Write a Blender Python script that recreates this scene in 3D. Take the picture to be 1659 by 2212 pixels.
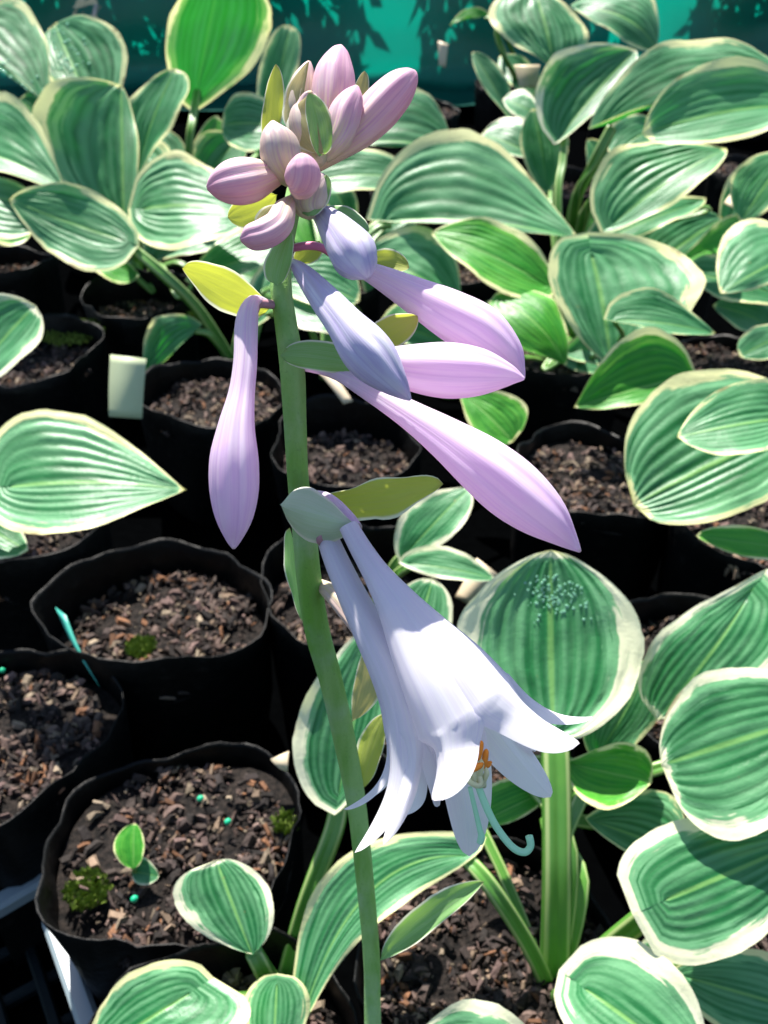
import bpy, math, random
from mathutils import Vector, noise
R = math.radians
for o in list(bpy.data.objects): bpy.data.objects.remove(o)
SC = bpy.context.scene
COL = SC.collection
V = Vector

# ------------------------------------------------------------------ camera
PITCH = R(36); FPX = 1916.0; CX, CY = 829.5, 1106.0
CAM = V((0, 0, 0.475))
FWD = V((0, math.cos(PITCH), -math.sin(PITCH))); UPV = V((0, math.sin(PITCH), math.cos(PITCH))); RGT = V((1, 0, 0))
cd = bpy.data.cameras.new('camera'); cam = bpy.data.objects.new('camera', cd); COL.objects.link(cam)
cam.location = CAM; cam.rotation_euler = (R(90) - PITCH, 0, 0)
cd.sensor_fit = 'VERTICAL'; cd.sensor_height = 24; cd.lens = 24 * FPX / 2212
cd.clip_start = 0.01; cd.clip_end = 500
cd.dof.use_dof = True; cd.dof.focus_distance = 0.165; cd.dof.aperture_fstop = 23
SC.camera = cam

# ------------------------------------------------------------------ sky, sun, exposure
SUN_EL = 60.0; SUN_AZ = -18.0           # azimuth from +Y (away from the camera), positive to the right
w = bpy.data.worlds.new('World'); SC.world = w; w.use_nodes = True
nt = w.node_tree; bg = nt.nodes['Background']
sk = nt.nodes.new('ShaderNodeTexSky'); sk.sky_type = 'NISHITA'; sk.sun_disc = False
sk.sun_elevation = R(SUN_EL); sk.sun_rotation = R(SUN_AZ); sk.dust_density = 0.6
nt.links.new(sk.outputs[0], bg.inputs[0]); bg.inputs[1].default_value = 0.08
sl = bpy.data.lights.new('sun', 'SUN'); sl.energy = 5.0; sl.angle = R(0.5); sl.color = (1, 0.95, 0.88)
so = bpy.data.objects.new('sun', sl); COL.objects.link(so)
sd = V((math.sin(R(SUN_AZ)) * math.cos(R(SUN_EL)), math.cos(R(SUN_AZ)) * math.cos(R(SUN_EL)), math.sin(R(SUN_EL))))
so.rotation_euler = sd.to_track_quat('Z', 'Y').to_euler(); so.location = sd * 5
SC.view_settings.view_transform = 'Standard'; SC.view_settings.look = 'None'
SC.view_settings.exposure = 1.48; SC.view_settings.gamma = 1.0
SC.render.engine = 'CYCLES'

# ------------------------------------------------------------------ helpers
def ray(x, y): return FWD + RGT * ((x - CX) / FPX) + UPV * ((CY - y) / FPX)
def P(x, y, d): return CAM + ray(x, y) * d
def PZ(x, y, z):
    r = ray(x, y); return CAM + r * ((z - CAM.z) / r.z)
def PP(x, y, a, n):
    r = ray(x, y); k = r.dot(n)
    return CAM + r * ((a - CAM).dot(n) / k)

def tag(o, label=None, cat=None, group=None, kind=None):
    if label: o['label'] = label
    if cat: o['category'] = cat
    if group: o['group'] = group
    if kind: o['kind'] = kind
    return o
def empty(name, loc, label, cat, group=None):
    o = bpy.data.objects.new(name, None); COL.objects.link(o); o.location = loc; o.empty_display_size = 0.02
    return tag(o, label, cat, group)
def build(name, verts, faces, mat, root=None, parent=None, uv=None, smooth=True, col=None):
    """verts are world coordinates; root carries the offset of its own location"""
    off = root.location if root else V((0, 0, 0))
    me = bpy.data.meshes.new(name)
    me.from_pydata([tuple(v - off) for v in verts], [], faces)
    if uv:
        l = me.uv_layers.new(name='UVMap')
        li = [0] * len(me.loops); me.loops.foreach_get('vertex_index', li)
        fl = []
        for i in li: fl += uv[i]
        l.data.foreach_set('uv', fl)
    if col:
        a = me.attributes.new('tint', 'FLOAT_COLOR', 'POINT')
        a.data.foreach_set('color', [c for q in col for c in q])
    if smooth: me.polygons.foreach_set('use_smooth', [True] * len(me.polygons))
    me.materials.append(mat)
    o = bpy.data.objects.new(name, me); COL.objects.link(o)
    if parent or root: o.parent = parent or root
    return o

def crom(pts, n):
    """Catmull-Rom through (Vector, radius) pairs"""
    k = len(pts); out = []
    for i in range(n + 1):
        t = i / n * (k - 1); j = min(int(t), k - 2); u = t - j
        a = [pts[max(0, min(k - 1, j + q))] for q in (-1, 0, 1, 2)]
        def cr(p):
            return 0.5 * ((2 * p[1]) + (p[2] - p[0]) * u + (2 * p[0] - 5 * p[1] + 4 * p[2] - p[3]) * u * u + (3 * p[1] - p[0] - 3 * p[2] + p[3]) * u ** 3)
        out.append((cr([q[0] for q in a]), max(1e-5, cr([q[1] for q in a]))))
    return out

def sweep(pts, n=24, seg=16, prof=None, ref=V((0, -0.6, 0.8)), cap=True):
    cp = crom(pts, n); vs = []; fs = []; uv = []
    for i, (p, r) in enumerate(cp):
        t = (cp[min(i + 1, n)][0] - cp[max(i - 1, 0)][0]).normalized()
        e2 = ref - t * ref.dot(t)
        if e2.length < 1e-3: e2 = V((1, 0, 0)) - t * t.x
        e2.normalize(); e1 = t.cross(e2).normalized()
        for j in range(seg + 1):
            a = 2 * math.pi * j / seg
            k = prof(a, i / n) if prof else 1
            vs.append(p + (e1 * math.cos(a) + e2 * math.sin(a)) * r * k); uv.append((j / seg, i / n))
    for i in range(n):
        for j in range(seg):
            a = i * (seg + 1) + j; fs.append((a, a + 1, a + seg + 2, a + seg + 1))
    if cap:
        for i, ii in ((0, 0), (n, n)):
            c = len(vs); vs.append(cp[i][0]); uv.append((0.5, i / n))
            for j in range(seg):
                a = ii * (seg + 1) + j; fs.append((a, c, a + 1) if i == 0 else (a, a + 1, c))
    return vs, fs, uv

# ------------------------------------------------------------------ materials
class G:
    def __init__(s, name):
        s.m = bpy.data.materials.new(name); s.m.use_nodes = True; s.t = s.m.node_tree
        s.t.nodes.clear(); s.out = s.n('OutputMaterial')
    def n(s, ty, **kw):
        q = s.t.nodes.new('ShaderNode' + ty)
        for k, v in kw.items():
            if k[0] == 'i' and k[1:].isdigit(): s.put(q.inputs[int(k[1:])], v)
            elif k.startswith('_'): s.put(q.inputs[k[1:].replace('_', ' ')], v)
            else: setattr(q, k, v)
        return q
    def put(s, sock, v):
        if hasattr(v, 'links'): s.t.links.new(v, sock)
        elif hasattr(v, 'outputs'): s.t.links.new(v.outputs[0], sock)
        else:
            try: sock.default_value = v
            except Exception: sock.default_value = (*v, 1)
    def math(s, op, a, b=0.0, c=0.0, clamp=False):
        q = s.n('Math', operation=op, use_clamp=clamp); s.put(q.inputs[0], a); s.put(q.inputs[1], b); s.put(q.inputs[2], c); return q.outputs[0]
    def mix(s, f, a, b):
        q = s.n('MixRGB'); s.put(q.inputs[0], f); s.put(q.inputs[1], a); s.put(q.inputs[2], b); return q.outputs[0]
    def sstep(s, v, lo, hi):
        q = s.n('MapRange', interpolation_type='SMOOTHSTEP'); s.put(q.inputs[0], v); s.put(q.inputs[1], lo); s.put(q.inputs[2], hi); return q.outputs[0]
    def noise(s, vec, scale, detail=3, rough=0.55):
        q = s.n('TexNoise', _Scale=scale, _Detail=detail, _Roughness=rough); s.put(q.inputs['Vector'], vec); return q.outputs[0]
    def thin(s, col, trans, amt, rough=0.45, spec=0.5, normal=None, coat=0.0, sheen=0.0):
        p = s.n('BsdfPrincipled'); s.put(p.inputs['Base Color'], col); s.put(p.inputs['Roughness'], rough)
        s.put(p.inputs['Specular IOR Level'], spec); s.put(p.inputs['Coat Weight'], coat); s.put(p.inputs['Sheen Weight'], sheen); s.put(p.inputs['Sheen Roughness'], 0.5)
        tr = s.n('BsdfTranslucent'); s.put(tr.inputs[0], trans)
        mx = s.n('MixShader'); s.put(mx.inputs[0], amt); s.put(mx.inputs[1], p); s.put(mx.inputs[2], tr)
        if normal is not None: s.put(p.inputs['Normal'], normal)
        s.t.links.new(mx.outputs[0], s.out.inputs[0]); return s.m
    def solid(s, col, rough=0.6, spec=0.5, normal=None, metal=0.0):
        p = s.n('BsdfPrincipled'); s.put(p.inputs['Base Color'], col); s.put(p.inputs['Roughness'], rough)
        s.put(p.inputs['Specular IOR Level'], spec); s.put(p.inputs['Metallic'], metal)
        if normal is not None: s.put(p.inputs['Normal'], normal)
        s.t.links.new(p.outputs[0], s.out.inputs[0]); return s.m

def mat_leaf(name, margin=0.87, green=(0.012, 0.130, 0.034), pale=(0.17, 0.42, 0.20), cream=(0.78, 0.76, 0.38), rough=0.43):
    g = G(name); tc = g.n('TexCoord'); sp = g.n('SeparateXYZ'); g.put(sp.inputs[0], tc.outputs['UV'])
    oi = g.n('ObjectInfo'); rnd = oi.outputs['Random']
    u = g.math('MULTIPLY_ADD', sp.outputs[0], 2.0, -1.0); e = g.math('ABSOLUTE', u); s_ = sp.outputs[1]
    sh = g.math('MULTIPLY', rnd, 37.0)
    cv = g.n('CombineXYZ'); g.put(cv.inputs[0], g.math('MULTIPLY', u, 13.0)); g.put(cv.inputs[1], g.math('MULTIPLY', s_, 1.5)); g.put(cv.inputs[2], sh)
    st = g.noise(cv, 1.0, 4, 0.65)
    cv2 = g.n('CombineXYZ'); g.put(cv2.inputs[0], g.math('MULTIPLY', u, 2.5)); g.put(cv2.inputs[1], g.math('MULTIPLY', s_, 4.5)); g.put(cv2.inputs[2], sh)
    bl = g.noise(cv2, 1.0, 3, 0.5)
    tip = g.math('POWER', s_, 9.0)
    base_e = g.math('MAXIMUM', e, g.math('MULTIPLY', tip, 1.25))
    eff = g.math('ADD', base_e, g.math('MULTIPLY_ADD', st, 0.46, -0.23))
    eff = g.math('ADD', eff, g.math('MULTIPLY_ADD', bl, 0.40, -0.20))
    th = g.math('MULTIPLY_ADD', rnd, 0.10, margin - 0.05)
    m1 = g.sstep(eff, th, g.math('ADD', th, 0.045))
    th2 = g.math('SUBTRACT', th, 0.15)
    eff2 = g.math('ADD', eff, g.math('MULTIPLY_ADD', st, 0.5, -0.25))
    m2 = g.sstep(eff2, th2, g.math('ADD', th2, 0.06))
    vein = g.math('COSINE', g.math('MULTIPLY', e, math.pi * 13.0))
    vl = g.sstep(vein, -0.97, -0.55); rg_ = g.sstep(vein, -0.2, 1.0)
    midr = g.sstep(e, 0.015, 0.05)
    ob = g.noise(tc.outputs['Object'], 45.0, 3)
    gr = g.mix(g.sstep(ob, 0.3, 0.7), green, tuple(c * 1.45 for c in green))
    cv3 = g.n('CombineXYZ'); g.put(cv3.inputs[0], g.math('MULTIPLY', u, 5.0)); g.put(cv3.inputs[1], g.math('MULTIPLY', s_, 1.1)); g.put(cv3.inputs[2], g.math('ADD', sh, 9.0))
    st2 = g.noise(cv3, 1.0, 2, 0.5)
    gr = g.mix(g.math('MULTIPLY', g.sstep(st2, 0.40, 0.66), 0.55), gr, pale)
    gr = g.mix(g.math('MULTIPLY', g.math('MULTIPLY', g.sstep(st, 0.40, 0.66), g.sstep(bl, 0.35, 0.65)), 0.5), gr, pale)
    gr = g.mix(g.math('MULTIPLY_ADD', rnd, 0.30, 0.0), gr, tuple(q * .55 for q in green))
    gr = g.mix(g.math('MULTIPLY', rg_, 0.30), gr, pale)
    gr = g.mix(g.math('MULTIPLY', g.math('SUBTRACT', 1.0, vl), g.math('MULTIPLY_ADD', oi.outputs['Random'], 0.45, 0.15)), gr, tuple(q * .45 for q in green))
    gr = g.mix(g.math('MULTIPLY_ADD', midr, -0.7, 0.7), gr, (0.20, 0.42, 0.10))
    c = g.mix(g.math('MULTIPLY', m2, 0.75), gr, pale)
    cr = g.mix(g.sstep(ob, 0.35, 0.75), cream, tuple(min(0.85, q * 1.12) for q in cream))
    c = g.mix(m1, c, cr)
    # browned edges and small scars
    ed = g.math('MULTIPLY', g.sstep(g.noise(tc.outputs['Object'], 38.0, 3), 0.60, 0.70), g.sstep(e, 0.90, 0.97))
    c = g.mix(g.math('MULTIPLY', ed, 0.8), c, (0.30, 0.20, 0.09))
    sp_ = g.noise(tc.outputs['Object'], 130.0, 2)
    c = g.mix(g.math('MULTIPLY', g.sstep(sp_, 0.74, 0.80), 0.5), c, (0.25, 0.17, 0.07))
    tr = g.mix(m1, g.mix(g.math('MULTIPLY', m2, 0.6), (0.025, 0.32, 0.025), (0.24, 0.55, 0.08)), (0.80, 0.80, 0.35))
    fine = g.noise(tc.outputs['Object'], 420.0, 4, 0.6)
    bp = g.n('Bump', _Strength=0.22, _Distance=0.0012); g.put(bp.inputs['Height'], fine)
    rg = g.math('MULTIPLY_ADD', g.noise(tc.outputs['Object'], 60.0, 2), 0.22, rough - 0.10)
    return g.thin(c, tr, g.math('MULTIPLY_ADD', m1, 0.06, 0.30), rg, 0.5, bp.outputs[0], sheen=0.0)

M = {}
M['leaf'] = mat_leaf('hosta_leaf')
M['leaf_white'] = mat_leaf('hosta_leaf_wide_white', margin=0.79, cream=(0.80, 0.80, 0.54))
M['leaf_green'] = mat_leaf('hosta_leaf_bright', margin=0.90, green=(0.016, 0.19, 0.010), pale=(0.12, 0.42, 0.04))
def mat_petiole():
    g = G('petiole'); tc = g.n('TexCoord'); sp = g.n('SeparateXYZ'); g.put(sp.inputs[0], tc.outputs['UV'])
    a = g.math('ABSOLUTE', g.math('SUBTRACT', sp.outputs[0], 0.25))
    edge = g.math('SUBTRACT', 1.0, g.sstep(g.math('ABSOLUTE', g.math('SUBTRACT', a, 0.155)), 0.012, 0.04))
    ob = g.noise(tc.outputs['Object'], 60.0)
    c = g.mix(ob, (0.04, 0.15, 0.02), (0.10, 0.25, 0.035))
    c = g.mix(g.math('MULTIPLY', edge, 0.55), c, (0.45, 0.50, 0.22))
    return g.solid(c, 0.4, 0.5)
M['petiole'] = mat_petiole()
def mat_stem():
    g = G('scape_stem'); tc = g.n('TexCoord')
    mp = g.n('Mapping'); g.put(mp.inputs[0], tc.outputs['Object']); mp.inputs['Scale'].default_value = (1, 1, 0.12)
    a = g.noise(mp, 160.0, 4); b = g.noise(tc.outputs['Object'], 1500.0, 3)
    c = g.mix(g.sstep(a, 0.3, 0.7), (0.14, 0.33, 0.045), (0.27, 0.46, 0.15))
    c = g.mix(g.math('MULTIPLY', g.sstep(b, 0.58, 0.68), 0.22), c, (0.05, 0.12, 0.03))
    c = g.mix(g.math('MULTIPLY', g.sstep(g.noise(tc.outputs['Object'], 55.0, 4, 0.6), 0.45, 0.7), 0.45), c, (0.36, 0.48, 0.33))
    bp = g.n('Bump', _Strength=0.3, _Distance=0.0004); g.put(bp.inputs['Height'], b)
    p = g.solid(c, 0.5, 0.4, bp.outputs[0]); return p
M['stem'] = mat_stem()
def mat_bract(name, c0, c1, tr, amt=0.5):
    g = G(name); tc = g.n('TexCoord'); sp = g.n('SeparateXYZ'); g.put(sp.inputs[0], tc.outputs['UV'])
    u = g.math('MULTIPLY_ADD', sp.outputs[0], 2.0, -1.0); e = g.math('ABSOLUTE', u)
    cv = g.n('CombineXYZ'); g.put(cv.inputs[0], g.math('MULTIPLY', u, 14.0)); g.put(cv.inputs[1], sp.outputs[1])
    st = g.noise(cv, 1.0, 4)
    c = g.mix(g.sstep(st, 0.3, 0.7), c0, c1)
    rim = g.sstep(e, 0.84, 0.95)
    c = g.mix(rim, c, (0.66, 0.66, 0.54)); t = g.mix(g.sstep(st, 0.25, 0.75), tr, tuple(q * 0.7 for q in tr)); t = g.mix(rim, t, (0.7, 0.7, 0.5))
    tipb = g.sstep(sp.outputs[1], 0.94, 1.0)
    c = g.mix(g.math('MULTIPLY', tipb, 0.7), c, (0.38, 0.24, 0.13))
    bp = g.n('Bump', _Strength=0.3, _Distance=0.0005); g.put(bp.inputs['Height'], st)
    return g.thin(c, t, amt, 0.5, 0.4, bp.outputs[0])
M['bract_yellow'] = mat_bract('bract_yellow', (0.42, 0.48, 0.08), (0.52, 0.56, 0.16), (0.50, 0.54, 0.05), 0.50)
M['bract_green'] = mat_bract('bract_green', (0.14, 0.34, 0.09), (0.28, 0.46, 0.20), (0.35, 0.62, 0.10), 0.34)
M['bract_pale'] = mat_bract('bract_pale', (0.40, 0.52, 0.34), (0.50, 0.60, 0.44), (0.50, 0.66, 0.28), 0.25)
M['bract_olive'] = mat_bract('bract_olive', (0.42, 0.36, 0.18), (0.36, 0.36, 0.16), (0.62, 0.52, 0.16), 0.35)
def mat_petal(name, base, mid, tip, tr, s0=0.15, s1=0.55, amt=0.42, tipc=None, lite=0.75):
    g = G(name); tc = g.n('TexCoord'); sp = g.n('SeparateXYZ'); g.put(sp.inputs[0], tc.outputs['UV'])
    s_ = sp.outputs[1]
    cv = g.n('CombineXYZ'); g.put(cv.inputs[0], g.math('MULTIPLY', sp.outputs[0], 46.0)); g.put(cv.inputs[1], g.math('MULTIPLY', s_, 2.2))
    st = g.noise(cv, 1.0, 3, 0.6)
    cv2 = g.n('CombineXYZ'); g.put(cv2.inputs[0], g.math('MULTIPLY', sp.outputs[0], 7.0)); g.put(cv2.inputs[1], g.math('MULTIPLY', s_, 3.0))
    bl = g.noise(cv2, 1.0, 2)
    c = g.mix(g.sstep(s_, s0, s1), base, mid); c = g.mix(g.sstep(s_, s1, 1.0), c, tip)
    dk = tuple(q * f for q, f in zip(mid, (0.82, 0.72, 0.92) if mid[1] < .8 else (.88, .84, .97)))
    c = g.mix(g.math('MULTIPLY', g.sstep(st, 0.40, 0.66), 0.8), c, dk)
    lt = tuple(q * 0.35 + 0.52 for q in mid)
    c = g.mix(g.math('MULTIPLY', g.sstep(bl, 0.40, 0.68), lite), c, lt)
    if mid[1] < .8:
        sm = g.math('ABSOLUTE', g.math('SINE', g.math('MULTIPLY_ADD', sp.outputs[0], 6 * math.pi, 0.5)))
        c = g.mix(g.math('MULTIPLY_ADD', g.sstep(sm, 0.03, 0.22), -0.38, 0.38), c, tuple(q * f for q, f in zip(mid, (.66, .56, .76))))
    c = g.mix(g.sstep(s_, 0.955, 1.0), c, tipc or tip)
    bp = g.n('Bump', _Strength=0.25 if mid[1] < .8 else 0.10, _Distance=0.0005); g.put(bp.inputs['Height'], st)
    return g.thin(c, tr, amt, 0.5, 0.35, bp.outputs[0])
M['bud_lilac'] = mat_petal('bud_lilac', (0.74, 0.70, 0.71), (0.78, 0.63, 0.77), (0.74, 0.63, 0.78), (0.90, 0.64, 0.88), tipc=(0.50, 0.52, 0.38))
M['bud_pink'] = mat_petal('bud_pink', (0.60, 0.58, 0.30), (0.70, 0.44, 0.52), (0.64, 0.34, 0.47), (0.80, 0.35, 0.45), 0.10, 0.62, 0.22, tipc=(0.62, 0.55, 0.36), lite=0.35)
M['bud_mauve'] = mat_petal('bud_mauve', (0.54, 0.50, 0.28), (0.56, 0.42, 0.38), (0.60, 0.42, 0.44), (0.6, 0.4, 0.35), 0.1, 0.75, 0.18, tipc=(0.60, 0.45, 0.25), lite=0.3)
M['bud_shaded'] = mat_petal('bud_shaded', (0.42, 0.32, 0.40), (0.52, 0.50, 0.64), (0.46, 0.40, 0.56), (0.5, 0.5, 0.7), 0.05, 0.45, 0.2, tipc=(0.40, 0.34, 0.46))  # lilac bud petals with the blue of their shade painted into the colour
M['petal_white'] = mat_petal('petal_white', (0.76, 0.71, 0.76), (0.84, 0.82, 0.85), (0.87, 0.86, 0.87), (0.84, 0.80, 0.90), 0.0, 0.45, 0.46, tipc=(0.85, 0.78, 0.80))
def plain(name, col, rough=0.5, spec=0.4, var=0.25, scale=80.0):
    g = G(name); tc = g.n('TexCoord'); a = g.noise(tc.outputs['Object'], scale, 4)
    c = g.mix(a, tuple(q * (1 - var) for q in col), tuple(min(0.9, q * (1 + var)) for q in col))
    return g.solid(c, rough, spec)
M['pedicel'] = plain('pedicel_pink', (0.58, 0.16, 0.30), 0.4)
M['pedicel_mauve'] = plain('pedicel_mauve', (0.42, 0.22, 0.26), 0.45)
M['style'] = G('style_green').thin((0.46, 0.78, 0.58), (0.5, 0.9, 0.64), 0.4, 0.35)
M['filament'] = G('filament_cream').thin((0.70, 0.74, 0.52), (0.8, 0.8, 0.5), 0.4, 0.4)
M['anther'] = plain('anther_orange', (0.62, 0.22, 0.03), 0.8, 0.2, 0.4, 900.0)
def mat_bag():
    g = G('black_plastic_bag'); tc = g.n('TexCoord'); a = g.noise(tc.outputs['Object'], 55.0, 5, 0.6); d = g.noise(tc.outputs['Object'], 14.0, 3)
    bp = g.n('Bump', _Strength=0.5, _Distance=0.004); g.put(bp.inputs['Height'], a)
    c = g.mix(g.math('MULTIPLY', g.sstep(g.noise(tc.outputs['Object'], 110.0, 5, 0.7), 0.56, 0.72), 0.5), (0.0012, 0.0014, 0.0015), (0.014, 0.012, 0.011))
    return g.solid(c, g.math('MULTIPLY_ADD', d, 0.3, 0.36), 0.16, bp.outputs[0])
M['bag'] = mat_bag()
def mat_soil():
    g = G('potting_soil'); tc = g.n('TexCoord'); a = g.noise(tc.outputs['Object'], 300.0, 5, 0.7)
    c = g.mix(g.sstep(a, 0.35, 0.75), (0.003, 0.0026, 0.0024), (0.032, 0.024, 0.020))
    bp = g.n('Bump', _Strength=1.0, _Distance=0.003); g.put(bp.inputs['Height'], a)
    return g.solid(c, 0.9, 0.2, bp.outputs[0])
M['soil'] = mat_soil()
def mat_chip():
    g = G('bark_chips'); at = g.n('Attribute', attribute_name='tint'); tc = g.n('TexCoord'); a = g.noise(tc.outputs['Object'], 700.0, 4, 0.7)
    mu = g.n('MixRGB', blend_type='MULTIPLY', i0=1.0); g.put(mu.inputs[1], at.outputs[0]); g.put(mu.inputs[2], g.mix(a, (0.35, 0.35, 0.35), (1.35, 1.35, 1.35)))
    bp = g.n('Bump', _Strength=0.8, _Distance=0.001); g.put(bp.inputs['Height'], a)
    return g.solid(mu.outputs[0], 0.85, 0.25, bp.outputs[0])
M['chip'] = mat_chip()
M['moss'] = plain('moss', (0.12, 0.17, 0.03), 0.9, 0.1, 0.6, 500.0)
M['tag'] = plain('plastic_label', (0.56, 0.46, 0.32), 0.5, 0.3, 0.08, 60.0)
M['tag_shade_tint'] = plain('plastic_label_shade_tint', (0.42, 0.48, 0.30), 0.5, 0.3, 0.10, 40.0)  # cream label, its greenish shade mixed into the base colour
M['tag_shaded'] = plain('plastic_label_shaded', (0.04, 0.30, 0.24), 0.4, 0.4, 0.15, 60.0)  # white label in shade: the teal shade is painted as its colour
M['pellet'] = plain('fertiliser_green', (0.01, 0.36, 0.18), 0.35, 0.5, 0.2)
M['tray'] = plain('tray_plastic', (0.20, 0.25, 0.27), 0.28, 0.6, 0.15, 30.0)
M['mat'] = plain('weed_mat', (0.0006, 0.0007, 0.0008), 0.95, 0.0, 0.5, 120.0)
M['lattice'] = plain('lattice_plastic', (0.004, 0.008, 0.009), 0.5, 0.1, 0.3, 60.0)
M['drop'] = G('water_drop').solid((0.14, 0.34, 0.20), 0.03, 1.0)
def mat_net():
    g = G('green_shade_net'); tc = g.n('TexCoord'); mp = g.n('Mapping'); g.put(mp.inputs[0], tc.outputs['Object'])
    a = g.noise(mp, 5.0, 4)
    wv = g.n('TexWave', _Scale=160.0, _Distortion=0.6); g.put(wv.inputs[0], tc.outputs['Object'])
    c = g.mix(a, (0.0, 0.07, 0.055), (0.002, 0.12, 0.09)); c = g.mix(g.math('MULTIPLY', wv.outputs[1], 0.35), c, (0.0, 0.05, 0.04))
    bp = g.n('Bump', _Strength=0.3, _Distance=0.002); g.put(bp.inputs['Height'], wv.outputs[1])
    return g.thin(c, (0.0, 0.34, 0.24), 0.46, 0.35, 0.5, bp.outputs[0])
M['net'] = mat_net()
M['dry'] = plain('dry_leaf', (0.55, 0.46, 0.26), 0.7)
M['bark'] = plain('shrub_bark', (0.16, 0.11, 0.07), 0.9)
M['shrub'] = G('shrub_leaf').thin((0.03, 0.12, 0.02), (0.1, 0.4, 0.03), 0.25, 0.5)
M['hose'] = plain('pale_stone', (0.5, 0.42, 0.38), 0.8, 0.2, 0.3)

# ------------------------------------------------------------------ the setting
def grid(x0, x1, y0, y1, nx, ny, fz):
    vs = []; fs = []
    for j in range(ny + 1):
        for i in range(nx + 1):
            x = x0 + (x1 - x0) * i / nx; y = y0 + (y1 - y0) * j / ny; vs.append(V((x, y, fz(x, y))))
    for j in range(ny):
        for i in range(nx):
            a = j * (nx + 1) + i; fs.append((a, a + 1, a + nx + 2, a + nx + 1))
    return vs, fs
vs, fs = grid(-30, 30, -8, 60, 20, 20, lambda x, y: 0.0)
tag(build('ground', vs, fs, M['mat'], smooth=False), 'black woven weed mat under the pots', kind='structure')

# ------------------------------------------------------------------ shade net behind the bed
NETY = 2.45
def net_pt(i, j, nx, ny):
    x = -2.6 + 5.2 * i / nx; v = j / ny
    if v < 0.3:      # the skirt lying on the ground, towards the pots
        k = 1 - v / 0.3; y = NETY - 0.30 * k; z = 0.012 + 0.02 * noise.noise(V((x * 5, y * 9, 0)))+0.02
    else:
        k = (v - 0.3) / 0.7; z = 0.03 + 0.62 * k; y = NETY + 0.05 * k
    fold = 0.030 * math.sin(x * 9 + 2 * noise.noise(V((x * 2, 3, 1)))) + 0.02 * noise.noise(V((x * 6, z * 9, 5)))
    return V((x, y + fold, z + (0.02 * noise.noise(V((x * 4, 7, v * 4))) if v > 0.3 else 0)))
nx, ny = 160, 26
vs = [net_pt(i, j, nx, ny) for j in range(ny + 1) for i in range(nx + 1)]
fs = [(j * (nx + 1) + i, j * (nx + 1) + i + 1, (j + 1) * (nx + 1) + i + 1, (j + 1) * (nx + 1) + i) for j in range(ny) for i in range(nx)]
r = empty('shade_net', (0, NETY, 0), 'teal green shade net hung behind the pots, dappled with leaf shadows', 'shade net')
build('net_sheet', vs, fs, M['net'], r)
for x in (-1.7, -0.2, 1.4):
    v_, f_, u_ = sweep([(V((x, NETY + 0.08, 0)), 0.012), (V((x, NETY + 0.08, 0.7)), 0.012)], 2, 10); build('post', v_, f_, M['bark'], r)

# a leafy shrub on the far side of the net: its shadow falls on the net
def shrub(x, y, h, seed, label):
    rd = random.Random(seed); r = empty('shrub', (x, y, 0), label, 'shrub', 'shrubs behind the net')
    v_, f_, u_ = sweep([(V((x, y, 0)), 0.014), (V((x + .02, y, h * .5)), 0.010), (V((x, y + .02, h)), 0.004)], 8, 8); build('trunk', v_, f_, M['bark'], r)
    vs = []; fs = []
    for k in range(800):
        a = rd.uniform(0, 6.283); rr = 0.26 * math.sqrt(rd.random()); c = V((x + rr * math.cos(a), y + rr * math.sin(a) * .35, h * rd.uniform(.12, 1.0)))
        d = V((rd.gauss(0, 1), rd.gauss(0, 1), rd.gauss(0, .5))).normalized(); s = d.orthogonal().normalized() * rd.uniform(.012, .022); L = rd.uniform(.04, .075)
        b = len(vs); vs += [c, c + d * L * .5 + s, c + d * L, c + d * L * .5 - s]; fs.append((b, b + 1, b + 2, b + 3))
    build('crown', vs, fs, M['shrub'], r, smooth=False)
for i, (x, h) in enumerate(((-1.35, .62), (-0.85, .70), (-0.35, .55), (0.30, .66), (0.95, .6))):
    shrub(x, NETY + 0.17 + 0.02 * (i % 2), h, i + 5, ['low leafy shrub behind the net at the far left', 'taller leafy shrub behind the net left of the flower', 'small shrub behind the net above the flower buds', 'leafy shrub behind the net right of the flower', 'leafy shrub behind the net at the far right'][i])

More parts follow.
